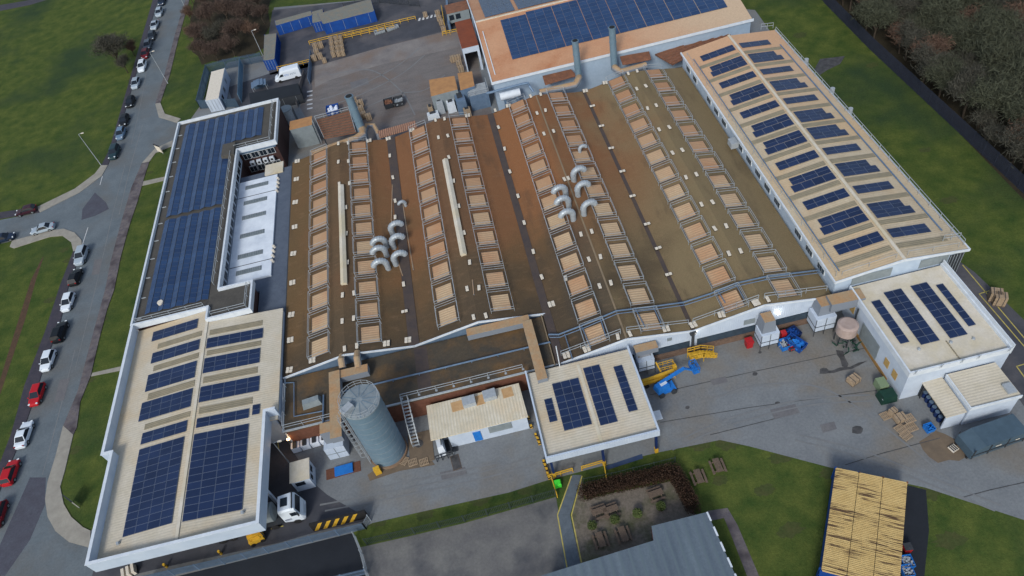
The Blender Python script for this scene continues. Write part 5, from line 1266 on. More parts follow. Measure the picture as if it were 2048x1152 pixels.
# ------------------------------------------------------------------ pallets, crates and yard goods
pal = MB()
for i in range(6): pal.box(-.6+i*.21,-.6+i*.21+.13,-.5,.5,.11,.135)
for y in (-.45,0,.45): pal.box(-.6,.6,y-.05,y+.05,0,.11)
pal = tag(pal.build('pallet', wood), 'pallet', 'pallet', 'wooden pallets'); palu = []
def pallet(x, y, z, rz_, label, s=1.0):
    p = at(x, y, z); place(pal, palu, (p.x,p.y,z+.012), rz_, label, scale=(s,s,1))
pallet(1771,832,.02,.15,'single wooden pallet lying left of the pallet pile by the compactor'); pallet(1817,838,.5,.1,'topmost wooden pallet of the pile beside the barrels',1.1)
pallet(1822,855,.1,.12,'pale pallet lying below the pile beside the barrels',1.1); pallet(1800,858,.15,.3,'weathered pallet lying on the low pile near the compactor')
pallet(1812,872,.1,.35,'grey pallet lowest in the pile near the compactor'); pallet(826,925,.05,.1,'wooden pallet standing at the left on the rusty pad by the silo'); pallet(848,924,.05,.1,'wooden pallet lying at the right on the rusty pad beside the white shed')
pallet(808,922,.05,1.0,'reddish pallet leaning by the foot of the silo'); pallet(905,120,.1,.1,'pallet lying by the dark portal doorway')
cr0 = thing('goods_stack', (0,0,0), 'stack', 'pallet stack', 'stacks of palletised goods in the top yard')
m = MB()
for k in range(4): m.box(-.58,.58,-.48,.48,.14+k*.33,.44+k*.33)
m.build('goods', wood, cr0)
m = MB(); m.box(-.6,.6,-.5,.5,0,.12); m.build('pallet_base', wood_dk, cr0)
m = MB()
for x in (-.3,.3): m.box(x-.03,x+.03,-.5,.5,.13,1.47)
m.build('strap', dark, cr0)
cu_ = []
def goods(x, y, label, rz_=.05, s=1.0, z=0.0, sz=None, group=None):
    p = at(x, y, .7); place(cr0, cu_, (p.x,p.y,z+.01), rz_, label, group, (s,s,sz or s))
for c_, nm in ((662,'left'),(672,'middle'),(683,'right')):
    for k in range(4 if nm != 'right' else 4): goods(c_+k*1.5-(2 if nm=='right' else 0), 80+k*9.5-(c_-662)*.12, 'strapped pallet of timber goods in the %s of three long rows' % nm, .05, .76, sz=1.0)
for (x, y) in ((630,92),(641,90),(633,104),(628,116),(640,112)): goods(x, y, 'strapped pallet of goods in the loose group left of the long rows', .1, .95)
for (x, y) in ((875,26),(878,36),(882,44),(887,58)): goods(x, y, 'strapped pallet of goods standing in front of the blue screen panel', .1, .9)
for (x, y) in ((906,118),(916,116),(918,128),(922,138)): goods(x, y, 'strapped pallet of goods by the dark portal doorway', .1, .95)
for (x, y) in ((709,202),(712,213),(721,206),(722,218),(727,230),(737,234)): goods(x, y, 'pale wrapped pallet of goods right of the left chimney stack', .15, .95)
goods(1708,757, 'single plywood crate alone in the middle of the south yard', .35, 1.15, sz=.6)
goods(1990,592, 'plywood crate on the right-hand track beside the lawn', -.5, 1.2); goods(1999,600, 'second plywood crate touching the first on the right-hand track', -.5, 1.2)
goods(1801,833, 'brown covered stack of boards in the pallet pile by the barrels', .1, 1.1, sz=.5)
goods(1786,822, 'white-topped crate at the back of the pallet pile', .3, .7)
for k in range(4):
    p = at(592+k*19, 893-k*5.5, .8); m = MB(); m.obox((p.x,p.y,.1), 1.15, 1.0, 1.1, .03); r = thing('wrapped_pallet', (p.x,p.y,0), ['leftmost','second','third','rightmost'][k]+' white wrapped pallet along the brick annexe wall', 'pallet', 'white wrapped pallets along the brick wall'); m.build('load', foam, r)
    m = MB(); m.obox((p.x,p.y,.0), 1.2, 1.0, .1, .03); m.build('pallet_base', wood_dk, r)
    m = MB(); m.obox((p.x,p.y,1.2), .5, 1.0, .2, .03); m.build('top_sheet', dark, r)
# skips in the top yard
def skip(q, l, w, h, ang, m, label, fill=None, fm=None, lump=.3):
    p = at(*q); r = thing('skip', (p.x,p.y,0), label, 'skip'); mb = MB(); t = .08
    R_ = Matrix.Rotation(ang, 3, 'Z'); f = lambda x, y, z: Vector((p.x,p.y,0))+R_@Vector((x,y,z))
    for (x0,y0,x1,y1) in ((-l/2,-w/2,l/2,-w/2),(l/2,-w/2,l/2,w/2),(l/2,w/2,-l/2,w/2),(-l/2,w/2,-l/2,-w/2)):
        mb.add([f(x0*.9,y0*.9,.1),f(x1*.9,y1*.9,.1),f(x1,y1,h),f(x0,y0,h),f(x0*.82,y0*.82,.2),f(x1*.82,y1*.82,.2),f(x1*.94,y1*.94,h),f(x0*.94,y0*.94,h)], [(0,1,2,3),(5,4,7,6),(3,2,6,7)])
    mb.add([f(-l*.45,-w*.45,.1),f(l*.45,-w*.45,.1),f(l*.45,w*.45,.1),f(-l*.45,w*.45,.1)], [(0,1,2,3)])
    mb.build('body', m, r)
    mb = MB(); rnd = random.Random(int(q[0]))
    for k in range(34):
        c = f(rnd.uniform(-.4,.4)*l, rnd.uniform(-.4,.4)*w, h*.45); mb.obox(c, rnd.uniform(.2,.5)*w/1.6, rnd.uniform(.15,.35)*w/1.6, lump*rnd.uniform(.4,1.4), rnd.uniform(0,3), 0, rnd.uniform(.5,.9), rnd.uniform(.5,.9), rnd.uniform(-.3,.3))
    mb.build('load', fm, r); return r
skip((668,226), 2.6, 2.6, 1.3, 0, blue_c, 'blue skip heaped with white foam waste by the chimney stack', 1, foam, .5)
skip((779,212), 1.9, 2.4, 1.2, .03, dark, 'left dark skip with brown rusty load in the middle of the top yard', 1, rust_m)
skip((799,208), 2.0, 2.4, 1.2, .03, dark, 'right dark skip with pale scrap load in the middle of the top yard', 1, galv)
skip((1590,692), 1.5, 2.6, 1.1, .5, blue_c, 'bright blue tipping skip standing right of the other small skips', 1, blue_p)
skip((1568,694), 1.4, 1.5, 1.0, .1, blue_p, 'small light blue skip beside the first silencer', 1, galv)
skip((1585,672), 1.6, 1.6, 1.0, .3, navy, 'deep blue skip close to the factory wall', 1, blue_c)
skip((1580,696), .9, 1.4, .9, .1, dark, 'small skip with red load between two blue skips', 1, red_p)
skip((1856,860), 1.0, 1.0, .8, .1, blue_p, 'small bright blue bin in front of the barrel shelter', 1, blue_p)
skip((1812,1128), 1.1, 1.3, .9, -.1, blue_p, 'small blue open bin beside the rightmost yellow container', 1, galv)
skip((1812,1146), 1.1, 1.2, .9, -.1, blue_p, 'second blue open bin at the very bottom beside the yellow container', 1, galv)
def simple(name, cat, label, q, parts, rz_=0, z=.012):
    p = at(*q); r = thing(name, (p.x,p.y,z), label, cat)
    for pn, m, fn in parts:
        mb = MB(); fn(mb); o = mb.build(pn, m, None); me = o.data
        off = o.location.copy(); o.location = off; o.parent = r
    r.rotation_euler = (0,0,rz_); return r
simple('red_bin', 'bin', 'red waste bin by the base of the white factory wall', (1497,692), [('body', red_p, lambda b: b.obox((0,0,0), .8, .8, 1.2, 0, 0, 1.15, 1.15)), ('lid', red_p, lambda b: b.obox((0,0,1.2), 1.0, 1.0, .12))])
simple('red_bin', 'bin', 'small red bin tucked behind the light blue skip', (1565,676), [('body', red_p, lambda b: b.obox((0,0,0), .6, .6, 1.2, 0, 0, 1.1, 1.1)), ('lid', red_p, lambda b: b.obox((0,0,1.2), .7, .7, .1))])
simple('grit_bin', 'bin', 'bright green bin beside the path at the yellow rails', (1115,971), [('body', green_p, lambda b: b.obox((0,0,0), .9, .7, .7, 0, 0, 1.1, 1.1)), ('lid', green_p, lambda b: b.obox((0,0,.7), 1.02, .8, .15, 0, 0, .8, .8))])
simple('waste_bin', 'bin', 'red-topped small bin beside the yellow containers', (1812,1100), [('body', red_p, lambda b: b.obox((0,0,0), .7, .7, .9, 0, 0, 1.1, 1.1)), ('lid', dark, lambda b: b.obox((0,0,.9), .8, .8, .08))], -.1)
simple('oil_tank', 'tank', 'dark green oil tank with small pump cabinet against the box-shaped building', (1772,797), [('tank', darkgreen, lambda b: b.obox((0,0,0), 2.0, 1.5, 1.2, 0, 0, .85, .8)), ('cabinet', mat('pale_green', srgb(112,130,104), .7), lambda b: b.obox((.1,1.6,0), 1.1, 1.4, 1.3)), ('filler_cap', trim_w, lambda b: b.obox((-.8,-.5,.6), .2, .2, .3))])
simple('portable_cabin', 'cabin', 'small white portable cabin with tan roof beside the lorry', (614,976), [('body', white_m, lambda b: b.obox((0,1.2,0), 2.4, 2.8, 2.5)), ('roof', smooth_cream, lambda b: b.obox((0,1.2,2.5), 2.6, 3.0, .1)),
   ('window', glass_d, lambda b: b.obox((-.2,-.22,1.3), 1.2, .05, .8)), ('window', glass_d, lambda b: b.obox((1.22,1.6,1.3), .05, .8, .7)), ('window', glass_d, lambda b: b.obox((1.22,.5,1.1), .05, .6, .8))], .03)
simple('blue_mat', 'pit cover', 'blue steel cover set in a red ramp in the works yard', (687,941), [('ramp', redbrick, lambda b: b.obox((0,0,0), 4.6, 1.5, .05)), ('cover', blue_p, lambda b: b.obox((.1,0,.05), 2.4, 1.3, .25))], .03)
simple('smoking_shelter', 'shelter', 'curved grey-blue shelter roof beside the delivery van', (524,182), [('roof', galv_b, lambda b: [b.obox((x,0,z), .7, 2.6, .06, 0) for x, z in ((-1.3,1.9),(-.7,2.15),(0,2.25),(.7,2.15),(1.3,1.9))]), ('frame', galv, lambda b: [b.bar((x,y,0),(x,y,2.0), .07) for x in (-1.5,1.5) for y in (-1.1,1.1)]), ('screen', blf, lambda b: b.box(-1.5,1.5,1.2,1.24,.2,1.9))], .1)
simple('storage_tank', 'tank', 'upright grey drum-shaped tank with curved side beside the office block', (583,246), [('body', galv, lambda b: b.tube([(0,0,0),(0,0,3.4)], 1.3, 24)), ('lid', grey_pan, lambda b: b.tube([(0,0,3.4),(0,0,3.55)], 1.36, 24)), ('fin', dark, lambda b: [b.bar((1.4,y,0),(1.4,y,3.2), .08) for y in (-.6,0,.6)])])
simple('filter_house', 'filter house', 'grey steel filter house with orange-brown roof behind the leftmost factory bay', (619,292), [('body', grey_pan, lambda b: b.obox((0,1.3,0), 4.4, 2.8, 4.6)), ('roof', mat('tan_roof', srgb(176,132,88), .8, srgb(150,112,78), 1, .5), lambda b: b.obox((0,1.3,4.6), 4.5, 2.9, .12)), ('access_ladder', galv, lambda b: [b.bar((2.5,-.2+k,0),(2.5,-.2+k,5.4), .07) for k in (0,.6)])])
simple('steel_frame', 'steel frame', 'pale steel frame lying left of its pair beside the yellow rail', (760,66), [('frame', galv, lambda b: guard(b, [(-1.2,-.6,.1),(1.2,-.6,.1),(1.2,.6,.1),(-1.2,.6,.1),(-1.2,-.6,.1)], .5, .06, .6)), ('base', grey_pan, lambda b: b.box(-1.1,1.1,-.5,.5,.02,.12))], .1)
simple('steel_frame', 'steel frame', 'pale steel frame lying right of its pair beside the yellow rail', (786,59), [('frame', galv, lambda b: guard(b, [(-1.4,-.4,.1),(1.4,-.4,.1),(1.4,.4,.1),(-1.4,.4,.1),(-1.4,-.4,.1)], .5, .06, .6)), ('base', grey_pan, lambda b: b.box(-1.3,1.3,-.35,.35,.02,.12))], .3)
# clutter deck behind the first bay
cd = thing('plant_platform', tuple(at(675,262)), 'rusty plant platform with ribbed decking beside the left chimney stack', 'platform')
P = [at(632,241,4.2), at(700,222,4.2), at(712,264,4.2), at(648,276,4.2)]
m = MB(); m.prism([tuple(q[:2]) for q in P], 3.95, 4.2); m.build('deck', rust_m, cd)
m = MB()
for k in range(9): t = k/8; m.bar(P[0].lerp(P[3],t)+Vector((0,0,.08)), P[1].lerp(P[2],t)+Vector((0,0,.08)), .14, .12)
m.build('deck_rib', wood_dk, cd)
m = MB(); guard(m, [P[3],P[0],P[1],P[2]], 1.0, .035, 1.8); m.build('railing', galv, cd)
m = MB()
for q in P: m.bar((q.x,q.y,0),(q.x,q.y,4.0), .2)
m.build('leg', dark, cd)
for k, (x, y) in enumerate(((735,258),(745,264))):
    pass
cf = thing('curved_flume', tuple(at(738,262)), 'curved pale duct bend standing right of the left chimney stack', 'duct')
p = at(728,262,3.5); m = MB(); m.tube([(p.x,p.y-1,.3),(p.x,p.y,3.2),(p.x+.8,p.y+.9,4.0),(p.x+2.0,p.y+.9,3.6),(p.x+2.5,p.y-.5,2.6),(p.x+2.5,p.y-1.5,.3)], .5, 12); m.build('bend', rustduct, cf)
m = MB(); m.box(p.x-.6,p.x+3.1,p.y-2,p.y+.5,.0,.35); m.build('base', dark, cf)
# dust extraction cluster between yard and factory
P = [at(858,160,4.2), at(909,152,4.2), at(915,178,4.2), at(862,192,4.2)]
e1 = thing('dust_extractor', tuple(at(888,200)), 'dust extraction plant with orange-brown roof at the back of the second bay', 'extractor')
poly = [tuple(q[:2]) for q in P]
m = MB(); m.prism(poly, .1, 4.1); m.build('body', grey_pan, e1); m = MB(); m.prism(poly, 4.1, 4.25); m.build('roof', MATS['tan_roof'], e1)
P = [at(915,147,4.2), at(944,143,4.2), at(949,171,4.2), at(921,180,4.2)]; poly = [tuple(q[:2]) for q in P]
e2 = thing('dust_extractor', tuple(at(935,190)), 'smaller extraction unit with orange-brown roof right of the larger one', 'extractor')
m = MB(); m.prism(poly, .1, 4.1); m.build('body', galv_b, e2); m = MB(); m.prism(poly, 4.1, 4.25); m.build('roof', MATS['tan_roof'], e2)
e3 = thing('cooler_bank', tuple(at(965,222)), 'grey louvred cooler bank beside the pale blue pipe at the back of the factory', 'cooler')
p = at(965,214,0); m = MB(); m.box(p.x-2.1,p.x+1.7,p.y-.6,p.y+3.2,0,3.3); m.build('body', galv_b, e3)
m = MB()
for k in range(8): m.box(p.x-2.0,p.x+1.6,p.y-.5+k*.46,p.y-.25+k*.46,3.32,3.5)
m.build('louvre', galv, e3)
m = MB(); guard(m, [(p.x-2.2,p.y-.6,3.3),(p.x+1.8,p.y-.6,3.3),(p.x+1.8,p.y+3.2,3.3)], 1.0, .04, 1.4); m.build('railing', galv, e3)
for k, (x, y, l, w, h, mm, lab) in enumerate(((883,222,1.4,2.6,2.6,galv,'narrow grey steel hopper left of the louvred cooler bank'),(905,222,1.7,1.6,2.2,trim_w,'white electrical cabinet behind the second factory bay'),(925,218,2.0,4.0,3.0,galv_b,'blue-grey filter box beside the louvred cooler bank'),
      (868,236,2.4,1.3,1.1,trim_w,'white trolley of boxes at the left end of the extraction plant'),(862,222,1.0,1.6,1.1,wood,'brown carton pile left of the extraction plant'),(937,234,1.4,1.1,1.9,wood,'timber crate behind the ridge of the second bay'),(955,196,2.6,1.6,1.6,slab_m,'pale sacks piled behind the louvred cooler bank'))):
    p = at(x, y); r = thing('plant_box', (p.x,p.y,0), lab, 'equipment'); m = MB(); m.obox((p.x,p.y,.1), l, w, h, .05, 0, .92, .92); m.build('casing', mm, r)
    m = MB(); m.obox((p.x,p.y,h+.1), l*.5, w*.4, .25, .05); m.build('top_fitting', dark, r)
bp_ = thing('overhead_pipe', tuple(at(1015,200)), 'pale blue overhead pipe bending down beside the rear hall wall', 'pipe')
m = MB(); m.tube([at(973,187,6.2),at(1045,168,6.4),at(1056,166,6.4),at(1059,172,5.8),at(1067,184,4.9)], .24, 12); m.build('pipe', galv_b, bp_)
ht_ = thing('horizontal_tank', tuple(at(1015,205)), 'pale horizontal cylindrical tank beneath the overhead pipe', 'tank')
m = MB(); a = at(1000,194,4.4); b = at(1040,184,4.4); m.tube([a,b], .75, 20); m.build('vessel', trim_w, ht_); m = MB()
for t in (.2,.8): q = a.lerp(b,t); m.box(q.x-.15,q.x+.15,q.y-.6,q.y+.6,0,3.8)
m.build('cradle', galv_b, ht_)
# silencers on the south wall
def silencer(q, label, w, dpt, h, hood):
    p = at(*q); r = thing('silencer', (p.x,p.y,0), label, 'silencer')
    m = MB(); m.box(p.x-w/2,p.x+w/2,p.y,p.y+dpt,.9,h); m.build('housing', white_rib, r)
    m = MB()
    for z in (.9, h*.55): m.bar((p.x-w/2-.02,p.y-.02,z),(p.x+w/2+.02,p.y-.02,z), .06, .08); m.bar((p.x-w/2-.02,p.y-.02,z),(p.x-w/2-.02,p.y+dpt,z), .06, .08)
    for x in (-w/2,0,w/2): m.bar((p.x+x,p.y-.02,0),(p.x+x,p.y-.02,h), .06)
    m.build('frame', dark, r)
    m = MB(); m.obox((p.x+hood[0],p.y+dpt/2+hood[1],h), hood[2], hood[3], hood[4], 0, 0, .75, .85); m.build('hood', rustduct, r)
    return r
silencer((1537,698), 'white panelled silencer with tapered tan hood, left of the blue skips', 2.4, 2.0, 3.2, (-.1,.3,1.9,1.9,2.1))
silencer((1646,668), 'white panelled silencer under the big grey duct by the box-shaped building', 2.7, 2.2, 3.4, (.1,.4,2.1,1.9,1.7))
silencer((1294,748), 'white panelled fan unit with tan hood behind the entrance canopy', 2.2, 1.9, 3.0, (0,.5,1.7,1.5,.3))
gd_ = thing('cross_duct', tuple(at(1690,640)), 'large grey and tan duct bridging from silencer to the box-shaped building', 'duct')
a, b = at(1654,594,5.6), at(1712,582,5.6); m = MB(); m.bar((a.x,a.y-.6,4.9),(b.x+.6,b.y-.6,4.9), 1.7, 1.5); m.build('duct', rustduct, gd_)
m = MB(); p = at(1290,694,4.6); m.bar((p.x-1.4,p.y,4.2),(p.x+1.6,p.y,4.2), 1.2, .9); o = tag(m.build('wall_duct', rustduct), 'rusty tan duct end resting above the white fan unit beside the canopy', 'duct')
vt = thing('vertical_vessel', tuple(at(1693,700)), 'pinkish insulated vessel over dark pipework in the corner by the box-shaped building', 'vessel')
p = at(1693,690); m = MB(); m.tube([(p.x,p.y+.8,1.9),(p.x,p.y+.8,3.4),(p.x,p.y+.8,3.6)], [1.3,1.3,1.0], 20); m.build('vessel', mat('pinkish_sheet', srgb(168,154,150), .6, srgb(146,130,124), 1, .5), vt)
m = MB()
for k in range(7): t = k*.9; m.bar((p.x+1.2*math.cos(t),p.y+.8+1.2*math.sin(t),0),(p.x+1.2*math.cos(t),p.y+.8+1.2*math.sin(t),2), .12)
m.build('leg', dark, vt)
m = MB(); rnd = random.Random(3)
for k in range(16):
    a = Vector((p.x+rnd.uniform(-1.4,1.2),p.y+rnd.uniform(-1.6,.3),rnd.uniform(.1,1.0))); m.tube([a, a+Vector((rnd.uniform(-.8,.8),rnd.uniform(-.6,.6),rnd.uniform(0,.6)))], .09, 6)
m.build('pipework', darkgreen, vt)
# barrels under the shelter
rnd = random.Random(5); bar0 = thing('barrel', (0,0,0), 'barrel', 'barrel', 'barrels under the open shelter'); m = MB(); m.tube([(0,0,0),(0,0,.88)], .29, 14); m.build('drum', navy, bar0); m = MB(); m.tube([(0,0,.88),(0,0,.9)], .26, 14); m.build('lid', galv_b, bar0)
bu = []
for k in range(6):
    q = q1.lerp(q2, (k+.6)/6.5); place(bar0, bu, (q.x+.7,q.y+.5,.01), 0, 'dark blue barrel in the row under the open-fronted shelter')
# shipping trolley & sign near compactor
simple('sign_frame', 'frame', 'small black and white slatted frame lying by the compactor end', (1906,898), [('panel', slab_m, lambda b: b.obox((0,0,.1), .9, .8, .1)), ('slat', dark, lambda b: [b.obox((x,0,.21), .12, .7, .05) for x in (-.25,0,.25)])], .3)
simple('white_machine', 'machine', 'white funnel-shaped extractor in a dark cage at the end of the plant shed', (886,903), [('hood', trim_w, lambda b: b.obox((0,0,.6), 1.0, 2.2, 1.7, 0, 0, .7, .6)), ('cage', dark, lambda b: guard(b, [(-1.0,-1.2,0),(1.2,-1.2,0),(1.2,1.0,0)], 1.4, .05, .8))], .1)
simple('covered_pit', 'pit cover', 'brown steel pit cover on the yard before the plant shed', (912,925), [('cover', stain_m, lambda b: b.obox((0,0,0), 1.0, 2.0, .06)), ('rim', wood_dk, lambda b: b.obox((0,0,0), 1.15, 2.15, .04))], .1)
simple('concrete_trough', 'trough', 'rust-stained concrete pad with dark puddle beside the silo', (842,895), [('slab', rust_soil, lambda b: b.obox((0,0,0), 3.2, 4.6, .08)), ('puddle', stain_m, lambda b: b.tube([(-.2,.6,.08),(-.2,.6,.09)], .6, 14))], .0)
simple('cage_rack', 'rack', 'grey wire rack standing under the end of the loading hall', (262,1146), [('rack', slab_m, lambda b: [b.obox((x,0,.1), .35, 1.2, .8) for x in (-.6,0,.6)]), ('base', dark, lambda b: b.obox((0,0,0), 1.8, 1.3, .1))], .3)
simple('forklift', 'forklift', 'yellow forklift with lit red beacon at the canopy mouth', (517,1080), [('body', yellow, lambda b: b.obox((0,0,.3), 1.8, 1.1, .8)), ('mast', dark, lambda b: [b.bar((1.0,y,.1),(1.0,y,2.2), .1) for y in (-.3,.3)]), ('overhead_guard', yellow, lambda b: guard(b, [(-.6,-.5,1.1),(.6,-.5,1.1),(.6,.5,1.1),(-.6,.5,1.1),(-.6,-.5,1.1)], 1.0, .04, 1.2)), ('beacon', lamp_or, lambda b: b.obox((0,0,2.1), .2, .2, .2)), ('wheel', black, lambda b: [b.tube([(x,y-.1,.3),(x,y+.1,.3)], .3, 12) for x in (-.6,.6) for y in (-.5,.5)])], .25)
for k, q in enumerate(((443,1108),(334,1134))):
    simple('bollard', 'bollard', ['short yellow bollard at the right of the canopy front','short yellow bollard at the left of the canopy front'][k], q, [('post', yellow, lambda b: b.tube([(0,0,0),(0,0,.9)], .16, 12)), ('band', black, lambda b: b.tube([(0,0,.45),(0,0,.6)], .165, 12))])
# ------------------------------------------------------------------ picnic tables and benches
def picnic():
    r = thing('picnic_table', (0,0,0), 'picnic table', 'picnic table', 'weathered picnic tables')
    m = MB()
    for k in range(5): m.box(-.9,.9,-.38+k*.155,-.38+k*.155+.135,.72,.76)
    m.build('tabletop', wood_dk, r)
    for sy in (-.72,.72):
        m = MB(); m.box(-.9,.9,sy-.13,sy+.13,.42,.46); m.build('seat', wood_dk, r)
    for sx_ in (-.6,.6):
        m = MB(); m.bar((sx_,-.7,0),(sx_,-.2,.72), .09); m.bar((sx_,.7,0),(sx_,.2,.72), .09); m.bar((sx_,-.8,.38),(sx_,.8,.38), .08); m.build('frame', wood_dk, r)
    return r
pt_ = picnic(); pu = []
for (x, y, rz_, lab) in ((1397,958,math.pi/2,'left-hand weathered picnic table on the lawn'),(1435,936,math.pi/2,'right-hand weathered picnic table on the lawn'),
    (1311,992,.1,'picnic table on the gravel patio nearest the hedge corner'),(1222,1024,.1,'picnic table in the middle of the gravel patio'),(1199,1027,.1,'low picnic table on the left side of the gravel patio'),
    (1202,1084,1.65,'lower left picnic table on the gravel patio'),(1247,1073,1.65,'lower right picnic table on the gravel patio')):
    p = at(x, y); place(pt_, pu, (p.x,p.y,.02), rz_, lab)
# ------------------------------------------------------------------ vegetation
def twigs(mb, centers, n, rad, length, w, rnd, up=.5):
    for _ in range(n):
        c = Vector(rnd.choice(centers)); d_ = Vector((rnd.gauss(0,1),rnd.gauss(0,1),rnd.gauss(up,.8))).normalized()
        a = c+Vector((rnd.gauss(0,rad),rnd.gauss(0,rad),rnd.gauss(0,rad*.8))); a.z = max(.2, a.z); l = length*rnd.uniform(.5,1.3); b = a+d_*l
        s_ = d_.cross(Vector((rnd.uniform(-1,1),rnd.uniform(-1,1),rnd.uniform(-1,1)))).normalized()*w
        mb.add([a-s_, a+s_, b], [(0,1,2)])
        e = a.lerp(b,.5)+Vector((rnd.uniform(-.4,.4),rnd.uniform(-.4,.4),rnd.uniform(0,.4)))*l; mb.add([a.lerp(b,.4)-s_*.6, a.lerp(b,.4)+s_*.6, e], [(0,1,2)])
def bare_tree(h, spread, tm, seed, n=1500):
    rnd = random.Random(seed); r = thing('bare_tree', (0,0,0), 'bare tree', 'tree', 'bare winter trees')
    tr = MB(); tips = []
    def grow(p, d_, l, rad, lev):
        q = p+d_*l; mid = p.lerp(q,.5)+Vector((rnd.uniform(-.1,.1),rnd.uniform(-.1,.1),0))*l
        tr.tube([p, mid, q], [rad, rad*.85, rad*.62], 6 if lev < 2 else 4, cap=False)
        if lev >= 3: tips.append(q); tips.append(mid); return
        if lev >= 1: tips.append(q)
        for k in range(3 if lev else 5):
            a = rnd.uniform(0, 6.28); t = rnd.uniform(.45,.95)*(1 if lev else spread)
            nd = (d_+Vector((math.cos(a)*t, math.sin(a)*t, rnd.uniform(-.1,.35)))).normalized()
            grow(mid.lerp(q, rnd.uniform(.3,1)), nd, l*rnd.uniform(.6,.85), rad*.55, lev+1)
    grow(Vector((0,0,0)), Vector((0,0,1)), h*.34, h*.022, 0)
    tr.build('trunk', bark, r)
    cr_ = MB(); twigs(cr_, tips, n, h*.065, h*.11, h*.0046, rnd); cr_.build('crown', tm, r)
    return r
protos = [bare_tree(9, .9, twig_m[0], 1, 3600), bare_tree(8, 1.1, twig_m[1], 2, 3400), bare_tree(10, .8, twig_m[2], 3, 3600), bare_tree(7, 1.2, twig_m[0], 4, 3000), bare_tree(8.5, 1.0, mat('twig_mauve', srgb(94,80,74), .95, srgb(74,64,60), .6, .5, spec=.1), 6, 3600)]
pus = [[],[],[],[],[]]
rnd = random.Random(11)
def proj(p):
    c = RC @ (Vector(p)-Vector((0,0,CAMH))); return 1024+FPX*c.x/c.z, 576+FPX*c.y/c.z
fa, fb2 = at(1650,8), at(2060,400); fd_ = (fb2-fa).normalized(); fn_ = Vector((-fd_.y,fd_.x,0))
if fn_.x < 0: fn_ = -fn_
cnt = 0
u = -22.0
while u < 75:
    v = 2.0
    while v < 62:
        p = fa+fd_*(u+rnd.uniform(-1.6,1.6))+fn_*(v+rnd.uniform(-1.4,1.4)); x, y = proj((p.x,p.y,6))
        if -90 < y < 480 and x < 2150:
            k = rnd.choice([0,0,1,2,2,3]) ; s_ = rnd.uniform(.75,1.15)
            lab = ['grey-brown bare tree in the wood behind the dark fence','rust-brown bare tree in the wood behind the dark fence','olive-green bare tree in the wood behind the dark fence','small spreading grey bare tree in the wood behind the dark fence'][k]
            place(protos[k], pus[k], (p.x,p.y,0), rnd.uniform(0,6.28), lab, 'bare trees in the wood', (s_,s_,s_)); cnt += 1
        v += 3.9
    u += 4.0
for (x, y, k, s_, lab) in ((388,10,1,.7,'rust-brown bare tree at the road end of the small copse'),(384,45,1,.6,'rust-red bare tree on the left edge of the small copse'),(392,82,1,.6,'low rust-brown bare tree above the portable office'),
     (420,20,0,.8,'copse'),(455,15,3,.9,'copse'),(490,12,1,.8,'copse'),(520,20,0,.8,'copse'),(428,55,3,.9,'copse'),(462,50,0,1.0,'copse'),(500,50,3,.9,'copse'),(412,92,0,.85,'copse'),(446,90,3,1.0,'large pale-limbed bare tree in the middle of the small copse'),(482,88,0,.9,'copse'),(512,84,1,.7,'copse'),(408,118,3,.7,'copse'),(436,122,0,.7,'copse'),(470,112,0,.75,'copse'),(530,48,0,.7,'copse'),(400,-20,1,.8,'copse'),(440,-20,0,.8,'copse'),(480,-18,1,.8,'copse'),(520,-16,0,.8,'copse')):
    k = 4 if lab == 'copse' and k != 1 else k
    p = at(x, y); place(protos[k], pus[k], (p.x,p.y,0), rnd.uniform(0,6.28), 'bare winter tree among the others in the small copse beside the upper road' if lab == 'copse' else lab, 'bare trees in the small copse', (s_,s_,s_))
for (x, y, s_, lab) in ((246,134,1.15,'dark bare tree alone on the left lawn beside the parked row'),(270,112,.6,'reddish bush close to the dark red parked car'),(256,146,.6,'low bare bush below the lone tree on the left lawn'),(228,112,.8,'round bare tree left of the lone tree on the left lawn')):
    k = 1 if 'reddish' in lab else 0; p = at(x, y); place(protos[k], pus[k], (p.x,p.y,0), rnd.uniform(0,6), lab, 'bare trees on the left lawn', (s_,s_,s_*.9))
# hedge
hd = thing('brown_hedge', tuple(at(1172,980)), 'brown leafless beech hedge bent in an L around the gravel patio', 'hedge')
W_ = [at(1170,990), at(1225,976), at(1348,949), at(1368,985), at(1388,1024)]
m = MB(); cs = []
for a, b in zip(W_[:-1], W_[1:]):
    L = (b-a).length; n_ = int(L/.35)
    for i in range(n_): q = a.lerp(b, i/n_); cs += [(q.x,q.y,z) for z in (.3,.8,1.3)]
rnd = random.Random(9)
for _ in range(22000):
    c = Vector(rnd.choice(cs))+Vector((rnd.uniform(-.85,.85),rnd.uniform(-.85,.85),rnd.uniform(-.3,.35))); s_ = .07
    a = Vector((rnd.uniform(-1,1),rnd.uniform(-1,1),rnd.uniform(-1,1))).normalized(); b = a.cross(Vector((rnd.random(),rnd.random(),rnd.random()))).normalized()
    m.add([c+a*s_, c+b*s_, c-a*s_, c-b*s_], [(0,1,2,3)])
m.build('leaves', hedge_m, hd)
m = MB()
for q in cs[::9]: m.bar((q[0],q[1],0),(q[0],q[1],1.5), .06)
m.build('stems', bark, hd)
fence([(1168,968),(1225,957),(1350,926)], 1.5, greenfence, 'dark wire fence behind the brown hedge', .3, .03)
sh0 = thing('potted_shrub', (0,0,0), 'shrub', 'shrub', 'small round shrubs on the gravel patio')
m = MB(); rnd = random.Random(21)
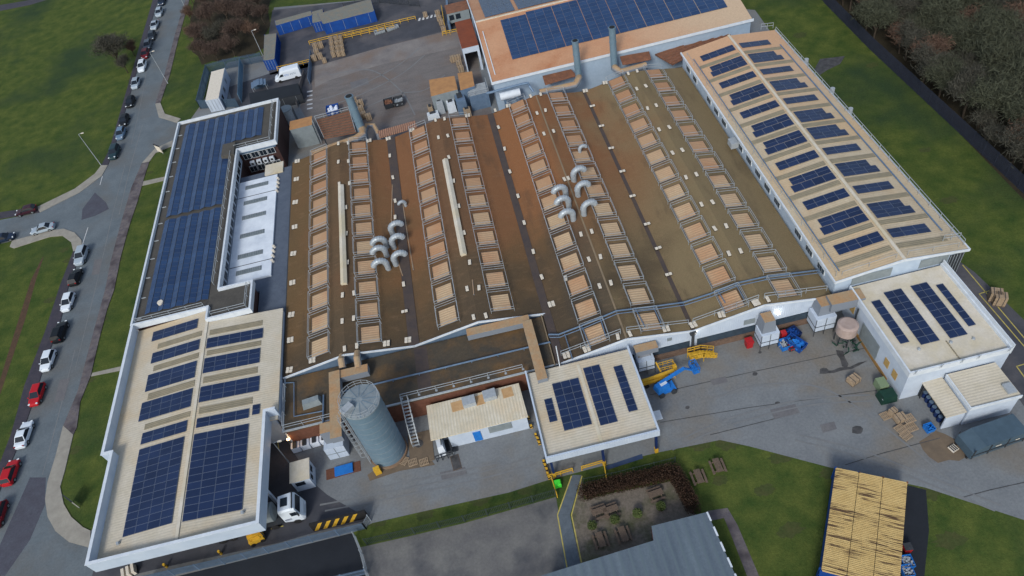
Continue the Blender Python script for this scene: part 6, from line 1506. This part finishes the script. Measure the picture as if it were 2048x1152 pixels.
for _ in range(700):
    d_ = Vector((rnd.gauss(0,1),rnd.gauss(0,1),rnd.gauss(0,1))).normalized()*rnd.uniform(.25,.6); c = Vector((0,0,.75))+Vector((d_.x,d_.y,d_.z*.9)); s_ = .07
    a = Vector((rnd.uniform(-1,1),rnd.uniform(-1,1),rnd.uniform(-1,1))).normalized(); b = a.cross(Vector((.3,.5,.8))).normalized(); m.add([c+a*s_,c+b*s_,c-a*s_,c-b*s_], [(0,1,2,3)])
m.build('foliage', leaf_m, sh0); m = MB(); m.tube([(0,0,0),(0,0,.35)], [.3,.36], 14); m.build('pot', wood_dk, sh0)
su = []
for (x, y, lab) in ((1185,1056,'leftmost small round shrub on the gravel patio'),(1230,1044,'second small round shrub from the left on the gravel patio'),(1275,1032,'third small round shrub from the left on the gravel patio'),(1322,1018,'rightmost small round shrub on the gravel patio')):
    p = at(x, y); place(sh0, su, (p.x,p.y,.02), rnd.uniform(0,6), lab)

fs = container((498,187),(596,167),(602,188),(502,210), 2.2, 'low black flat-roofed store between the office block and the curved shelter', m=dark, top=near_black, name='flat_store', cat='store')
sheet('blue_floor_marking', px([(1212,932),(1284,908),(1286,917),(1214,940)]), .03, mat('w_blue_floor', srgb(44,62,98), .7, srgb(60,76,104), 1, .5))

# ------------------------------------------------------------------ wear on the ground
tyre_m = mat('w_tyre_mark', srgb(103,106,110), .75, srgb(120,123,126), .8, .6, 8); tyre_t = mat('w_old_repair', srgb(98,98,104), .8, srgb(112,112,114), .6, .5, 8, fine=.4)
worn_m = mat('w_worn_turf', srgb(78,80,50), .95, srgb(62,76,42), .9, .5, 9, fine=.6, spec=.1)
rw = random.Random(77)
def strip(pts, w, m, z, name):
    W_ = [at(*q) for q in pts]; F_ = []
    for i in range(len(W_)-1):
        for k in range(6):
            t = k/6; p0 = W_[max(i-1,0)]; p1 = W_[i]; p2 = W_[i+1]; p3 = W_[min(i+2,len(W_)-1)]
            F_.append(.5*((2*p1)+(p2-p0)*t+(2*p0-5*p1+4*p2-p3)*t*t+(3*p1-p0-3*p2+p3)*t**3))
    F_.append(W_[-1]); mb = MB(); L_ = []
    for i, q in enumerate(F_):
        d_ = (F_[min(i+1,len(F_)-1)]-F_[max(i-1,0)]).normalized(); ww = w/2*rw.uniform(.6,1.2); L_.append((q.x-d_.y*ww,q.y+d_.x*ww,z)); L_.append((q.x+d_.y*ww,q.y-d_.x*ww,z))
    mb.add(L_, [(2*i,2*i+1,2*i+3,2*i+2) for i in range(len(F_)-1)]); tag(mb.build(name, m), kind='structure')
for pts in ([(1340,890),(1450,840),(1600,800),(1740,790)],[(1345,900),(1460,850),(1610,812),(1745,802)],[(1420,800),(1520,770),(1640,775),(1750,840),(1900,960)],[(1600,870),(1720,900),(1850,950),(2000,1010)],[(1590,880),(1710,911),(1840,961),(1990,1022)],
            [(640,1010),(800,980),(960,945),(1060,915)],[(650,1022),(800,993),(965,957),(1070,928)],[(760,975),(880,950),(1000,925)]):
    strip(pts, .22, tyre_m, .032, 'tyre_mark')
for pts in ([(650,215),(720,190),(800,150),(850,110)],[(640,200),(700,180),(790,135),(840,95)],[(700,230),(790,190),(850,180),(890,150)],[(660,150),(740,140),(800,180),(830,230)]):
    strip(pts, .3, tyre_m, .032, 'tyre_mark')
for pts in ([(250,330),(225,430),(195,560),(150,740)],[(285,250),(262,330),(238,430)],[(150,700),(120,820),(85,950)],[(300,90),(285,190),(262,290)]):
    strip(pts, .12, tyre_m, .022, 'tar_seam')
for quad in ([(1540,820),(1590,808),(1600,826),(1549,838)],[(1420,760),(1450,753),(1456,764),(1426,771)],[(880,945),(930,934),(935,948),(884,960)],[(700,165),(735,156),(738,168),(703,177)],[(190,520),(205,517),(198,548),(183,551)],[(120,760),(140,756),(128,800),(108,806)],[(1640,850),(1668,843),(1674,858),(1646,866)]):
    sheet('patched_ground', px(quad), .028, tyre_t)
for (x, y, r_) in [(196,356,1.2),(150,395,1.5),(90,430,1.1),(128,500,1.0),(140,520,1.3),(300,30,.9),(262,160,1.1),(250,215,1.0),(238,262,1.1),(100,600,1.2),(80,690,1.0),(60,770,1.1),(36,860,1.3),(280,372,.9),(235,520,1.1),(205,640,1.0),(178,760,1.0),(150,900,1.0),(1460,885,1.6),(1400,890,1.3),(1560,915,1.4),(1660,945,1.2),(1860,985,1.4),(1440,960,1.0),(1360,1000,.8),(760,1040,1.4),(850,1030,1.2),(960,1000,1.2),(1050,980,1.0),(1150,935,1.0),(1250,920,1.0),(1745,130,1.2),(1905,505,1.2),(1960,570,1.0),(1850,300,1.0),(1900,400,1.3),(345,300,1.0),(300,345,.8),(1600,70,1.5),(1530,980,1.2),(1580,1060,1.4),(1900,1080,1.5)]:
    c = at(x, y); n_ = 22; ph = rw.uniform(0,6); sheet('worn_turf', [(c.x+r_*math.cos(t*2*math.pi/n_)*(1+.35*math.sin(3*t+ph)*rw.random()+rw.uniform(-.2,.2)), c.y+r_*.6*math.sin(t*2*math.pi/n_)*(1+rw.uniform(-.3,.3))) for t in range(n_)], .0045, worn_m)
for (x, y, lab) in ((850,28,'timber stack at the far right of the dark tarmac in the top yard'),(1008,30,None),(735,12,'brown crate behind the widest blue container'),(648,120,'brown crate just right of the pale blue hoarding')):
    if lab: goods(x, y, lab, .1, .8)
